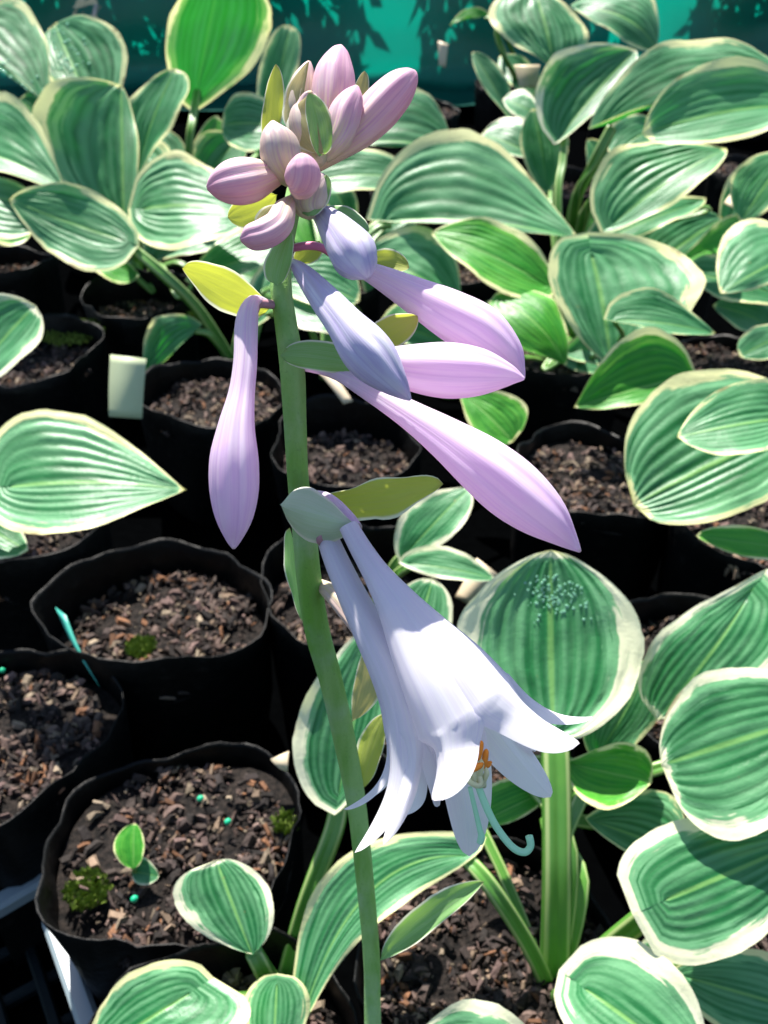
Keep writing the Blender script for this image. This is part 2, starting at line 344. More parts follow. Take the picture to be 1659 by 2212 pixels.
# ------------------------------------------------------------------ pots with soil and bark chips
SOIL = 0.10
CHIP_COL = [(.05, .036, .030), (.03, .024, .021), (.08, .058, .05), (.12, .085, .07), (.06, .045, .038), (.16, .105, .085), (.22, .15, .125), (.10, .07, .06), (.27, .19, .13), (.055, .04, .036), (.30, .235, .165), (.20, .13, .115), (.035, .028, .026), (.24, .115, .06)]
def chips_data(seed, rad, n, size):
    rd = random.Random(seed); vs = []; fs = []; cl = []
    for k in range(n):
        a = rd.uniform(0, 6.283); rr = rad * math.sqrt(rd.random()) * 0.985
        x, y = rr * math.cos(a), rr * math.sin(a)
        z = 0.007 * max(0, noise.noise(V((x * 34 + seed, y * 34, 0)))) - 0.0002 + rd.uniform(0, 0.002)
        if noise.noise(V((x * 75 + 9 * seed, y * 75, 7))) + .9 * noise.noise(V((x * 26 + 5 * seed, y * 26, 3))) < -.10 and rd.random() < .88: continue
        L = size * rd.choice((.3, .4, .45, .5, .6, .7, .85, 1.0, 1.3, 2.2)); W = L * rd.uniform(.25, .75); H = L * rd.uniform(.15, .5)
        ax = rd.uniform(0, 6.283); ti = rd.uniform(-.8, .8); ca, sa = math.cos(ax), math.sin(ax)
        pts = []
        for (px, py, pz) in ((-1, -.6, 0), (-.7, .8, .1), (.9, .7, -.1), (1, -.8, 0), (-.6, -.5, .9), (-.5, .5, 1), (.5, .5, .8), (.65, -.4, 1)):
            px *= L / 2 * rd.uniform(.6, 1.2); py *= W / 2 * rd.uniform(.6, 1.2); pz *= H * rd.uniform(.6, 1.1)
            pz += px * ti
            pts.append(V((x + px * ca - py * sa, y + px * sa + py * ca, z + pz)))
        b = len(vs); vs += pts
        fs += [(b + 4, b + 5, b + 1, b), (b + 5, b + 6, b + 2, b + 1), (b + 6, b + 7, b + 3, b + 2), (b + 7, b + 4, b, b + 3), (b + 7, b + 6, b + 5, b + 4)]
        c = rd.choice(CHIP_COL); f = rd.uniform(.35, 1.0); cl += [(c[0] * f, c[1] * f, c[2] * f, 1)] * 8
    return vs, fs, cl
CHIPS = []
for k in range(5):
    v_, f_, c_ = chips_data(k + 1, 0.0525, 2300, 0.0046)
    o = build('bark_chips', v_, f_, M['chip'], smooth=False, col=c_); CHIPS.append(o.data); bpy.data.objects.remove(o)

def pot(c, seed, label, rad=0.056, h=0.114, soil=SOIL, lean=0.0, ell=1.0, rot=0.0):
    rd = random.Random(seed); r = empty('grow_bag', (c.x, c.y, 0), label, 'pot', 'black plastic grow bags')
    ph = [rd.uniform(0, 6.283) for _ in range(6)]
    n = 64
    def ring(z, k, wob):
        out = []
        for j in range(n):
            a = 2 * math.pi * j / n
            q = 1 + wob * (.055 * math.cos(4 * a + ph[5]) + .05 * math.sin(2 * a + ph[0]) + .010 * math.sin(10 * a + 5 * math.sin(a + ph[3]) + ph[1]) * (z / h) ** 2 + .045 * math.sin(3 * a + ph[1]) + .02 * math.sin(5 * a + ph[2] + z * 20) + .06 * noise.noise(V((2.2 * math.cos(a), 2.2 * math.sin(a), z * 14 + seed * 3.1))) + .03 * noise.noise(V((6 * math.cos(a), 6 * math.sin(a), z * 30 + seed))))
            out.append(V((c.x + rad * k * q * math.cos(a) * ell, c.y + rad * k * q * math.sin(a) / ell + 0, z + (0.006 * math.sin(a + ph[4]) + 0.004 * math.sin(3 * a + ph[5]) + .0010 * math.sin(9 * a + ph[2] + 4 * math.sin(a + ph[1]))) * (z / h) ** 3)))
        return out
    prof = [(0.002, .80, .4), (0.012, .90, .6), (0.04, .95, .8), (0.08, .985, 1), (0.10, 1.0, 1), (h, 1.01, 1.1), (h + .0008, 1.0, 1.1), (h - .002, .985, 1.1), (0.10, .97, 1), (soil - .008, .955, 1)]
    vs = []
    for p_ in prof: vs += ring(*p_)
    fs = []
    for i in range(len(prof) - 1):
        for j in range(n):
            fs.append((i * n + j, i * n + (j + 1) % n, (i + 1) * n + (j + 1) % n, (i + 1) * n + j))
    fs.append(tuple(reversed(range(n))))
    build('bag', vs, fs, M['bag'], r)
    # soil mound
    vs = [V((c.x, c.y, soil))]; fs = []; nr, ns = 10, 40
    for i in range(1, nr + 1):
        for j in range(ns):
            a = 2 * math.pi * j / ns; k = i / nr * rad * .965
            x, y = k * math.cos(a), k * math.sin(a)
            q = 1 + (.055 * math.cos(4 * a + ph[5]) + .05 * math.sin(2 * a + ph[0]) + .035 * math.sin(3 * a + ph[1])) * (i / nr)
            vs.append(V((c.x + x * q * ell, c.y + y * q / ell, soil + 0.0012 * noise.noise(V((x * 30 + seed, y * 30, 2))) - 0.003 * (i / nr) ** 3)))
    for j in range(ns): fs.append((0, 1 + j, 1 + (j + 1) % ns))
    for i in range(nr - 1):
        for j in range(ns):
            a = 1 + i * ns; fs.append((a + j, a + ns + j, a + ns + (j + 1) % ns, a + (j + 1) % ns))
    build('soil', vs, fs, M['soil'], r)
    ch = bpy.data.objects.new('bark_chips', CHIPS[seed % 5]); COL.objects.link(ch); ch.parent = r; ch.location = (0, 0, soil); ch.rotation_euler = (0, 0, rd.uniform(0, 6.283)); ch['kind'] = 'stuff'
    ch.scale = (rad / .0575, rad / .0575, 1)
    return r
POTS = {   # pixel of the soil centre (2212-high copy of the photograph), label
 'A': (395, 1858, 'black grow bag holding the tiny two leaf seedling'),
 'B': (20, 1600, 'black grow bag of bare bark mix cut by the left edge, above the tray'),
 'C': (350, 1335, 'black grow bag with moss clump, half lit bark, left of the hanging bud tip'),
 'D': (745, 1290, 'black grow bag right behind the stalk, under two small striped leaves'),
 'E': (462, 868, 'black grow bag with the upright cream label beside it'),
 'F': (85, 780, 'black grow bag at left edge below the big dark leaves, half shaded'),
 'G': (15, 585, 'black grow bag at left edge under the striped leaf cluster'),
 'H': (300, 665, 'shaded black grow bag beneath the left leaf cluster'),
 'I': (745, 975, 'black grow bag behind the stalk between the buds'),
 'J': (1285, 1045, 'black grow bag of lit bark right of the longest bud'),
 'K': (1090, 2150, 'black grow bag at bottom carrying the thick upright leaf stalk'),
 'L': (600, 2330, 'black grow bag at bottom left of the flower stalk base'),
 'M': (1560, 2200, 'black grow bag at the bottom right corner under leaves'),
 'N': (1010, 1560, 'black grow bag hidden under the open flower'),
 'O': (1480, 1480, 'black grow bag under the big striped leaves on the right'),
 'Q': (60, 1170, 'black grow bag below the large leaf at left'),
 'R': (1620, 1150, 'black grow bag at right edge under the broad striped leaf'),
 'S': (1210, 790, 'black grow bag under the round leaf at right of the buds'),
 'T': (1560, 800, 'shaded black grow bag at right edge under round leaf'),
 'U': (1000, 600, 'black grow bag behind the big oval leaf'),
 'V': (1450, 560, 'black grow bag in the middle of the right hand leaf cluster'),
 'W': (700, 640, 'black grow bag behind the stalk among background leaves'),
 'X': (440, 520, 'black grow bag beneath the tall backlit leaf'),
 'Y': (200, 430, 'black grow bag far left under the wet leaves'),
 'Z': (930, 250, 'black grow bag far behind beside the pink bud tip'),
 'a': (1080, 190, 'black grow bag far behind with a narrow young leaf'),
 'b': (1340, 215, 'black grow bag far behind under the small folded leaf'),
 'c': (1230, 420, 'black grow bag behind the big oval leaf tip'),
 'd': (640, 300, 'black grow bag far behind the flower buds'),
 'e': (1620, 380, 'black grow bag far right behind long leaves'),
 'f': (890, 430, 'black grow bag behind the bud cluster on the right'),
 'g': (1620, 190, 'black grow bag far right next to the net'),
}
PC = {}
for k, (x, y, lb) in POTS.items(): PC[k] = PZ(x, y, SOIL)
keys = list(PC)
for it in range(60):
    for i, a in enumerate(keys):
        for b in keys[i + 1:]:
            d = PC[b] - PC[a]; L = d.length
            if L < 0.116:
                m = d.normalized() * (0.116 - L) * .5; PC[a] -= m; PC[b] += m
PC['base'] = V((0.0, 0.050, SOIL)); POTS['base'] = (0, 0, 'black grow bag in which the flower stalk stands')
SO = {'A': .097, 'C': .086, 'D': .088, 'I': .086, 'E': .092, 'F': .090, 'Q': .085, 'G': .09, 'H': .085}
for i, k in enumerate(PC): pot(PC[k], i + 1, POTS[k][2], rad={'C': .063, 'E': .062, 'J': .060, 'A': .058}.get(k, 0.054 + 0.003 * ((i * 7) % 3) / 2), h=0.111 + 0.006 * ((i * 5) % 4) / 3, soil=SO.get(k, SOIL))

# ------------------------------------------------------------------ leaves
def profile(s, s0, k):
    a = k * s0; b = k * (1 - s0)
    if s <= 0 or s >= 1: return 0.0
    return (s / s0) ** a * ((1 - s) / (1 - s0)) ** b
def leaf_geo(B, T, S1, S2, d, n, M_=None, arch=0.05, cup=0.12, wave=0.02, corr=0.022, k=1.55, lobe=0.07, nu=52, ns=30, seed=0, N=13):
    rd = random.Random(seed)
    n = V(n).normalized()
    cx = (B[0] + T[0] + S1[0] + S2[0]) / 4; cy = (B[1] + T[1] + S1[1] + S2[1]) / 4
    a = P(cx, cy, d)
    b, t, s1, s2 = [PP(q[0], q[1], a, n) for q in (B, T, S1, S2)]
    m = PP(M_[0], M_[1], a, n) if M_ else (b + t) * .5
    c = m * 2 - (b + t) * .5
    def mid(s): return b * ((1 - s) ** 2) + c * (2 * s * (1 - s)) + t * (s * s)
    L = (t - b).length; ax = (t - b).normalized()
    sides = []
    for S in (s1, s2):
        s0 = min(.68, max(.25, (S - b).dot(ax) / L)); lat = S - mid(s0); sides.append((s0, lat, lat.length))
    ph = rd.uniform(0, 6.28); fr = rd.uniform(9, 15); o1 = rd.uniform(0, 50); tw = rd.uniform(-.55, .55); cr_ = rd.uniform(.35, 1.1)
    def pos(u, s):
        s0, lat, wl = sides[0] if u < 0 else sides[1]
        e = abs(u); w = profile(s, s0, k)
        w *= 1 + .045 * noise.noise(V((s * 5, o1, 3 if u > 0 else 8))) + .02 * noise.noise(V((s * 17, o1, 3 if u > 0 else 8)))
        p = mid(s) + lat * (w * e)
        p -= ax * (lobe * L * e ** 1.4 * (1 - s) ** 5 * 1.6)
        h = arch * L * 4 * s * (1 - s) + cup * wl * w * e ** 1.6
        h += wave * L * e ** 3 * math.sin(s * fr + ph + (1.7 if u > 0 else 0)) * min(1, 4 * s * (1 - s) + .1)
        md = .75 + 1.1 * noise.noise(V((u * 2.2 + o1, s * 2.5, 1.5)))
        h += .56 * cr_ * corr * wl * min(1, w * 1.3) * md * (math.cos(math.pi * N * e) - 1) * .5 * (1 - e ** 6)
        h += .035 * wl * noise.noise(V((u * 2.6 + o1, s * 4.5, 4.2))) * min(1, e * 3) + .010 * wl * noise.noise(V((u * 9, s * 16, o1)))
        h -= 0.02 * wl * math.exp(-(e / .04) ** 2) * (1 - s)
        h += tw * u * wl * w * (s - .35)
        return p + n * h
    vs = []; uv = []; fs = []
    W = 2 * nu + 1
    for i in range(ns + 1):
        s = i / ns; s = s ** 1.15 if s < .5 else s
        s = (i / ns)
        s = .5 - .5 * math.cos(math.pi * s) * (0.35) - (s - .5) * -1 * 0.65 if False else s
        s = 0.65 * s + 0.35 * (.5 - .5 * math.cos(math.pi * s))
        for j in range(W):
            u = (j - nu) / nu; vs.append(pos(u, s)); uv.append((u * .5 + .5, s))
    for i in range(ns):
        for j in range(W - 1):
            q = i * W + j; fs.append((q, q + 1, q + W + 1, q + W))
    return vs, fs, uv, b, pos, n, L
def channel(a, s):
    x = math.sin(a)
    return 1.0 - (0.55 * max(0, x) ** 3) * (1 if s < .97 else .5)

def petiole(root, name, b, ctrl, crown, r0, r1):
    pts = [(b, r0)] + [(c, (r0 + r1) * .5) for c in ctrl] + [(crown, r1)]
    v_, f_, u_ = sweep(pts, 18, 24, channel, ref=V((0, -.5, .86)))
    return build(name, v_, f_, M['petiole'], root, uv=u_)

PL = {}
def plant(key, crown_px, label, z=SOIL, crown=None):
    c = crown if crown is not None else PZ(crown_px[0], crown_px[1], z)
    PL[key] = (empty('hosta_plant', c, label, 'plant', 'potted hosta plants'), c)
LEN = []
def leaf(key, B, T, S1, S2, d, n=(0, -.5, .87), mat='leaf', pet=True, pm=None, pr=0.0022, label=None, **kw):
    root, crown = PL[key]
    sd_ = int(abs(B[0] * 7 + T[1] * 3 + S1[0])) % 9999
    vs, fs, uv, b, pos, nn, L = leaf_geo(B, T, S1, S2, d, n, seed=sd_, **kw)
    o = build('leaf', vs, fs, M[mat], root, uv=uv)
    if label: o['label'] = label
    LEN.append((key, B, round(L * 100, 1), round(b.z, 3), round(min(v.z for v in vs), 3)))
    if pet:
        ax = (pos(0, .12) - pos(0, 0)).normalized()
        c1 = [P(*q) for q in pm] if pm is not None else [b - ax * 0.02 + V((0, 0, -.012)), (b + crown) * .5 + V((0, 0, .015))]
        petiole(root, 'petiole', pos(0, 0.015) - nn * pr * 1.1, c1, crown + V((0, 0, -0.014)), pr, pr * 1.25)
    return o, pos, nn

FACE = (0, -.86, .5); UPN = (0, -.35, .94); MIDN = (0, -.6, .8)
# upper left ------------------------------------------------------
plant('UL', (130, 470), 'striped hosta plant at far upper left with wet glinting leaves')
_, posA2, nA2 = leaf('UL', (-110, 95), (108, 240), (70, 52), (5, 160), .98, (.15, -.55, .82), arch=.10, wave=.01)
_, posA3, nA3 = leaf('UL', (198, 240), (118, 52), (280, 112), (92, 150), 1.02, (-.1, -.6, .79), arch=.06, cup=.15)
plant('U1', (400, 545), 'hosta plant with the tall upright backlit leaf at upper left')
leaf('U1', (425, 200), (482, -100), (586, 72), (360, 62), 1.0, (.12, -.99, -.10), cup=.10, arch=-.03, pm=[(418, 250, 1.0), (408, 330, 1.0)], pr=.0042, lobe=.10)
leaf('U1', (560, 330), (628, 55), (642, 150), (560, 140), 1.08, (.3, -.8, .5), pm=[(520, 380, 1.06)], pr=.003)
leaf('U1', (640, 285), (478, 272), (545, 222), (540, 338), .99, (-.1, -.6, .79), arch=.1)
leaf('U1', (360, 420), (345, 350), (392, 352), (420, 340), 1.02, (.2, -.6, .7), mat='leaf_green', corr=.01)
plant('HH', (285, 600), 'broad leaved hosta in the middle of the left leaf cluster')
leaf('HH', (268, 480), (262, 185), (70, 300), (296, 330), .92, (.42, -.62, .66), cup=.35, arch=.03, pr=.004)
leaf('HH', (298, 372), (378, 148), (410, 230), (282, 250), .96, (-.35, -.75, .55), cup=.16)
leaf('HH', (305, 452), (560, 470), (400, 352), (390, 562), .88, (0, -.55, .83), arch=.10, cup=.05, corr=.035, pr=.0035, k=1.35)
leaf('HH', (420, 600), (600, 545), (520, 500), (520, 610), .90, (0, -.5, .86))
leaf('HH', (345, 440), (240, 330), (360, 320), (240, 400), 1.0, (.2, -.7, .7))
leaf('HH', (330, 560), (440, 470), (480, 540), (330, 470), 1.02, (.0, -.5, .86))
plant('LL', (-110, 560), 'hosta at the left edge whose striped leaves point inwards')
leaf('LL', (-110, 330), (141, 408), (50, 262), (5, 402), .86, (-.15, -.5, .85), cup=.28, arch=.12, label='folded striped leaf with a cream lower margin')
leaf('LL', (-120, 430), (102, 458), (20, 412), (0, 528), .84, (0, -.5, .86), arch=.12)
leaf('LL', (-90, 300), (150, 300), (20, 255), (90, 330), .95, (0, -.5, .86))
plant('EE', (497, 752), 'hosta with one dark drooping leaf and a withered young leaf, behind the cream label')
leaf('EE', (272, 520), (20, 432), (190, 408), (165, 578), .78, (.05, -.72, .69), arch=-.03, cup=.08, mat='leaf', pm=[(350, 590, .79), (430, 670, .82)], pr=.0046, k=1.3, label='dark underside of a drooping leaf')
leaf('EE', (425, 712), (312, 818), (330, 700), (372, 765), .81, (.3, -.75, .6), cup=.4, wave=.08, corr=.06, pm=[(455, 725, .83)], pr=.003, label='withered curled young leaf')
leaf('EE', (560, 690), (640, 560), (630, 640), (550, 600), .88, (0, -.6, .8), pr=.003)
plant('FL', (-70, 900), 'hosta at the left edge with a single upright striped leaf')
leaf('FL', (-80, 860), (77, 660), (-40, 690), (66, 780), .60, (-.4, -.6, .7), cup=.2, mat='leaf_white')
plant('BL', (-70, 1260), 'hosta at the left edge with one large pale broad leaf')
leaf('BL', (18, 1052), (402, 1058), (135, 905), (130, 1172), .455, (.05, -.42, .9), mat='leaf', arch=.07, cup=.10, corr=.028, k=1.45, lobe=.10, pr=.003, wave=.012)
leaf('BL', (-60, 1120), (60, 1190), (20, 1120), (-30, 1210), .47, (0, -.5, .87), mat='leaf_white')
# behind the stalk --------------------------------------------------
plant('B3', (700, 790), 'hosta behind the stalk with the big oval leaf right of the bud cluster')
leaf('B3', (836, 477), (1250, 516), (1000, 317), (1030, 508), .80, (-.05, -.58, .81), arch=.06, cup=.14, corr=.035, pm=[(800, 500, .80), (730, 600, .80)], pr=.0042, k=1.5, wave=.012)
leaf('B3', (680, 335), (976, 328), (870, 222), (840, 338), .93, (-.05, -.6, .8), arch=.12)
leaf('B3', (870, 385), (620, 410), (760, 338), (760, 436), .90, (0, -.55, .83), arch=.1)
leaf('B3', (800, 560), (992, 660), (945, 520), (860, 655), .80, (.1, -.6, .79), arch=.12)
leaf('B3', (610, 610), (777, 650), (725, 552), (680, 670), .74, (0, -.6, .8), mat='leaf', arch=.08)
leaf('B3', (620, 660), (770, 715), (720, 640), (660, 720), .73, (0, -.5, .86), arch=.05, mat='leaf_white')
leaf('B3', (840, 700), (1010, 760), (930, 650), (900, 760), .82, (0, -.6, .8), mat='leaf')
# right of the stalk -------------------------------------------------
plant('S7', (1225, 770), 'hosta with the round pale leaf at right of the flower buds')
leaf('S7', (1178, 616), (930, 505), (1090, 500), (1065, 638), .74, (.05, -.6, .8), mat='leaf_green', arch=.07, pm=[(1212, 680, .76)], pr=.003)
leaf('S7', (1085, 650), (1224, 790), (1190, 655), (1080, 735), .72, (.1, -.6, .79), mat='leaf_green', arch=.16, cup=-.2)
leaf('S7', (1277, 548), (1320, 795), (1184, 620), (1508, 610), .66, (.02, -.72, .69), arch=.05, cup=.06, corr=.035, k=1.35, lobe=.12, pr=.0036)
leaf('S7', (1300, 790), (1180, 690), (1240, 690), (1210, 790), .80, (0, -.6, .8))
leaf('S7', (1328, 692), (1545, 720), (1390, 642), (1440, 728), .60, (0, -.5, .86), mat='leaf', cup=.3, arch=.05, pr=.002, pm=[(1335, 740, .66)])
leaf('S7', (1478, 815), (1240, 880), (1370, 728), (1390, 876), .58, (-.1, -.7, .7), mat='leaf_green', cup=.3, arch=.03, pr=.002)
leaf('S7', (1000, 850), (1108, 955), (1124, 875), (1030, 945), .70, (0, -.6, .8), mat='leaf_green', cup=.2)
plant('C4', (1215, 640), 'hosta with long thick yellow green leaf stalks behind the big oval leaf')
leaf('C4', (1318, 268), (1740, 182), (1480, 117), (1500, 228), .80, (-.1, -.6, .79), arch=.10, cup=.10, pm=[(1285, 350, .82), (1240, 450, .87)], pr=.005, mat='leaf')
leaf('C4', (1325, 485), (1570, 322), (1330, 345), (1475, 440), .78, (-.15, -.62, .77), arch=.09, cup=.10, corr=.03, pm=[(1300, 425, .83), (1262, 465, .87)], pr=.0045, k=1.4, mat='leaf')
leaf('C4', (1215, 292), (1375, 108), (1180, 170), (1330, 215), .98, (-.1, -.66, .74), cup=.35, mat='leaf_white', pm=[(1215, 350, .97), (1205, 430, .96)], pr=.004)
leaf('C4', (1500, 440), (1262, 545), (1330, 455), (1430, 500), .86, (0, -.5, .86), mat='leaf')
leaf('C4', (1180, 400), (1150, 235), (1120, 330), (1222, 300), 1.02, (.2, -.8, .55), mat='leaf')
leaf('C4', (1160, 340), (1040, 290), (1110, 255), (1080, 335), 1.06, (0, -.6, .8), mat='leaf_white')
leaf('C4', (1330, 330), (1420, 270), (1420, 320), (1330, 265), .95, (0, -.6, .8))
leaf('C4', (1380, 600), (1560, 470), (1400, 480), (1540, 590), .92, (0, -.6, .8))
leaf('C4', (1480, 640), (1440, 470), (1400, 560), (1520, 560), .95, (0, -.7, .7))
plant('AA', (1175, 270), 'hosta far behind at the top with dark heart shaped and folded leaves')
leaf('AA', (1160, -10), (1195, 148), (1060, 45), (1268, 70), 1.22, (0, -.75, .66), cup=-.15, arch=.08, pm=[(1075, 60, 1.25), (1110, 160, 1.3)], pr=.004, lobe=.12)
leaf('AA', (1252, 20), (1420, 106), (1365, -8), (1320, 92), 1.25, (.15, -.6, .78), arch=.16, cup=-.15)
leaf('AA', (1095, 240), (1020, 112), (1088, 165), (1040, 185), 1.22, (-.1, -.8, .6), mat='leaf', pr=.003)
leaf('AA', (1165, 250), (1085, 215), (1130, 195), (1115, 262), 1.15, (0, -.6, .8), mat='leaf_white')
leaf('AA', (1050, 35), (972, 55), (1010, 22), (1005, 42), 1.3, (0, -.7, .7), mat='leaf_green', pr=.003)
plant('RR', (1790, 470), 'hosta at the right edge with a long folded leaf near the top')
leaf('RR', (1790, 235), (1388, 290), (1530, 188), (1570, 332), .74, (.05, -.55, .83), cup=.30, arch=.08, mat='leaf', pr=.004)
leaf('RR', (1700, 330), (1600, 480), (1580, 380), (1680, 430), .82, (0, -.7, .7))
plant('R2', (1760, 760), 'hosta at the right edge with a cupped shiny green leaf')
leaf('R2', (1730, 545), (1556, 634), (1590, 480), (1670, 615), .68, (.15, -.6, .78), cup=-.2, arch=.1, mat='leaf')
leaf('R2', (1740, 700), (1598, 770), (1620, 715), (1690, 770), .66, (0, -.6, .8))
leaf('R2', (1690, 640), (1480, 590), (1560, 560), (1580, 660), .80, (0, -.6, .8))
plant('R3', (1770, 1240), 'hosta at the right edge with a broad striped leaf and a second leaf over it')
leaf('R3', (1790, 900), (1370, 1092), (1440, 850), (1600, 1116), .50, (-.05, -.5, .86), arch=.08, cup=.10, corr=.032, mat='leaf', k=1.3, pr=.004)
leaf('R3', (1750, 900), (1463, 945), (1590, 838), (1600, 1003), .455, (.0, -.5, .86), arch=.06, cup=.2, mat='leaf', pr=.003)
leaf('R3', (1760, 1195), (1503, 1158), (1610, 1140), (1640, 1212), .45, (0, -.7, .7), mat='leaf_green', cup=.2)
# middle ------------------------------------------------------------
plant('DD', (800, 1298), 'young hosta behind the stalk with two small dark striped leaves')
leaf('DD', (878, 1196), (1016, 1052), (885, 1095), (992, 1150), .53, (-.1, -.65, .75), mat='leaf_white', cup=.15, pm=[(850, 1225, .54)], pr=.003, k=1.6)
leaf('DD', (882, 1218), (1072, 1252), (960, 1186), (965, 1258), .52, (0, -.5, .86), mat='leaf_white', pm=[(850, 1250, .54)], pr=.003, arch=.08)
# bottom right ---------------------------------------------------------
plant('KK', (1205, 2125), 'hosta at bottom right with the thick upright stalk and round wet leaf')
_, posC5, nC5 = leaf('KK', (1196, 1568), (1190, 1188), (978, 1400), (1390, 1395), .375, (0, -.72, .69), mat='leaf_white', arch=-.04, cup=.10, corr=.030, k=1.25, lobe=.06, pm=[(1200, 1640, .37), (1203, 1900, .365)], pr=.0054, wave=.018)
leaf('KK', (1012, 1850), (640, 2250), (740, 1850), (848, 1962), .345, (.05, -.6, .8), M_=(790, 1930), mat='leaf', arch=.08, cup=.08, pm=[(1060, 1915, .35), (1140, 2040, .36)], pr=.0030, wave=.02, k=1.4)
leaf('KK', (1436, 1945), (1790, 1790), (1440, 1775), (1590, 2062), .325, (-.05, -.52, .85), mat='leaf_white', arch=.05, cup=-.10, corr=.03, pm=[(1380, 1990, .335), (1290, 2065, .35)], pr=.0038, lobe=.12, k=1.35)
leaf('KK', (1262, 2135), (1560, 2360), (1420, 2062), (1290, 2290), .315, (0, -.45, .9), mat='leaf_white', arch=.08, wave=.03, pm=[(1240, 2140, .33)], pr=.003, lobe=.12)
leaf('KK', (1238, 1650), (1408, 1690), (1360, 1608), (1290, 1748), .375, (-.1, -.55, .83), mat='leaf_green', cup=.45, arch=-.05, pr=.003)
leaf('KK', (1185, 1705), (1020, 1785), (1070, 1688), (1120, 1768), .385, (0, -.6, .8), mat='leaf_green', cup=.1, arch=.06, pr=.003)
leaf('KK', (1285, 1775), (1480, 1850), (1420, 1712), (1370, 1850), .385, (0, -.5, .86), mat='leaf', pr=.003)
leaf('KK', (850, 1520), (935, 1250), (968, 1370), (830, 1330), .47, (.1, -.7, .7), mat='leaf_white')
plant('OO', (1650, 1760), 'hosta at the right edge with two big pale striped leaves')
leaf('OO', (1612, 1292), (1420, 1556), (1392, 1390), (1668, 1440), .40, (.1, -.62, .77), mat='leaf_white', arch=.08, cup=.06, corr=.035, lobe=.16, k=1.35, pr=.003)
leaf('OO', (1790, 1540), (1428, 1652), (1530, 1458), (1610, 1810), .335, (0, -.5, .86), mat='leaf_white', arch=.08, cup=.08, corr=.03, k=1.35, pr=.004)
leaf('OO', (1300, 1620), (1408, 1420), (1268, 1510), (1405, 1560), .42, (.1, -.8, .6), mat='leaf', pr=.003)
plant('MM', (1490, 2110), 'hosta in the bottom right corner with dark shaded leaves')
leaf('MM', (1480, 2110), (1790, 2200), (1640, 2055), (1600, 2240), .345, (0, -.5, .86), mat='leaf')
leaf('MM', (1400, 2080), (1500, 2020), (1480, 2070), (1400, 2020), .36, (0, -.5, .86), mat='leaf_white')
plant('CC', (1090, 2420), 'hosta cut by the bottom edge, only a pale leaf showing')
leaf('CC', (1190, 2360), (870, 2300), (1040, 2155), (1010, 2420), .30, (0, -.5, .86), mat='leaf_white', wave=.03)
# bottom left ----------------------------------------------------------
plant('L1', (603, 2120), 'hosta at the bottom left of the stalk with spoon shaped leaf')
leaf('L1', (732, 1716), (812, 1330), (640, 1560), (850, 1530), .355, (.05, -.72, .69), mat='leaf_white', arch=.03, cup=.12, pm=[(722, 1790, .355), (660, 1960, .36)], pr=.0036)
leaf('L1', (546, 2066), (468, 1858), (386, 1950), (586, 1930), .335, (.0, -.62, .78), mat='leaf_white', arch=.03, cup=.10, pm=[(572, 2100, .34)], pr=.0034, k=1.2, lobe=-.02)
leaf('L1', (410, 2145), (170, 2300), (290, 2100), (500, 2245), .32, (0, -.45, .9), mat='leaf', arch=.06, pm=[(480, 2165, .337)], pr=.0030, lobe=.14)
leaf('L1', (598, 2125), (590, 2330), (668, 2180), (520, 2190), .325, (0, -.6, .8), mat='leaf', cup=-.3, pet=False)
plant('SD', (286, 1884), 'tiny two leaf hosta seedling sprouting from the bark', z=SOIL + .002)
leaf('SD', (289, 1876), (290, 1778), (247, 1830), (313, 1828), .400, (.1, -.55, .83), mat='leaf_green', corr=.01, pr=.0010, pm=[], nu=14, ns=16, k=1.2, lobe=0)
leaf('SD', (287, 1882), (344, 1893), (312, 1852), (305, 1912), .402, (0, -.5, .86), mat='leaf_white', corr=.01, pr=.0010, pm=[], nu=14, ns=16, k=1.2, lobe=0)

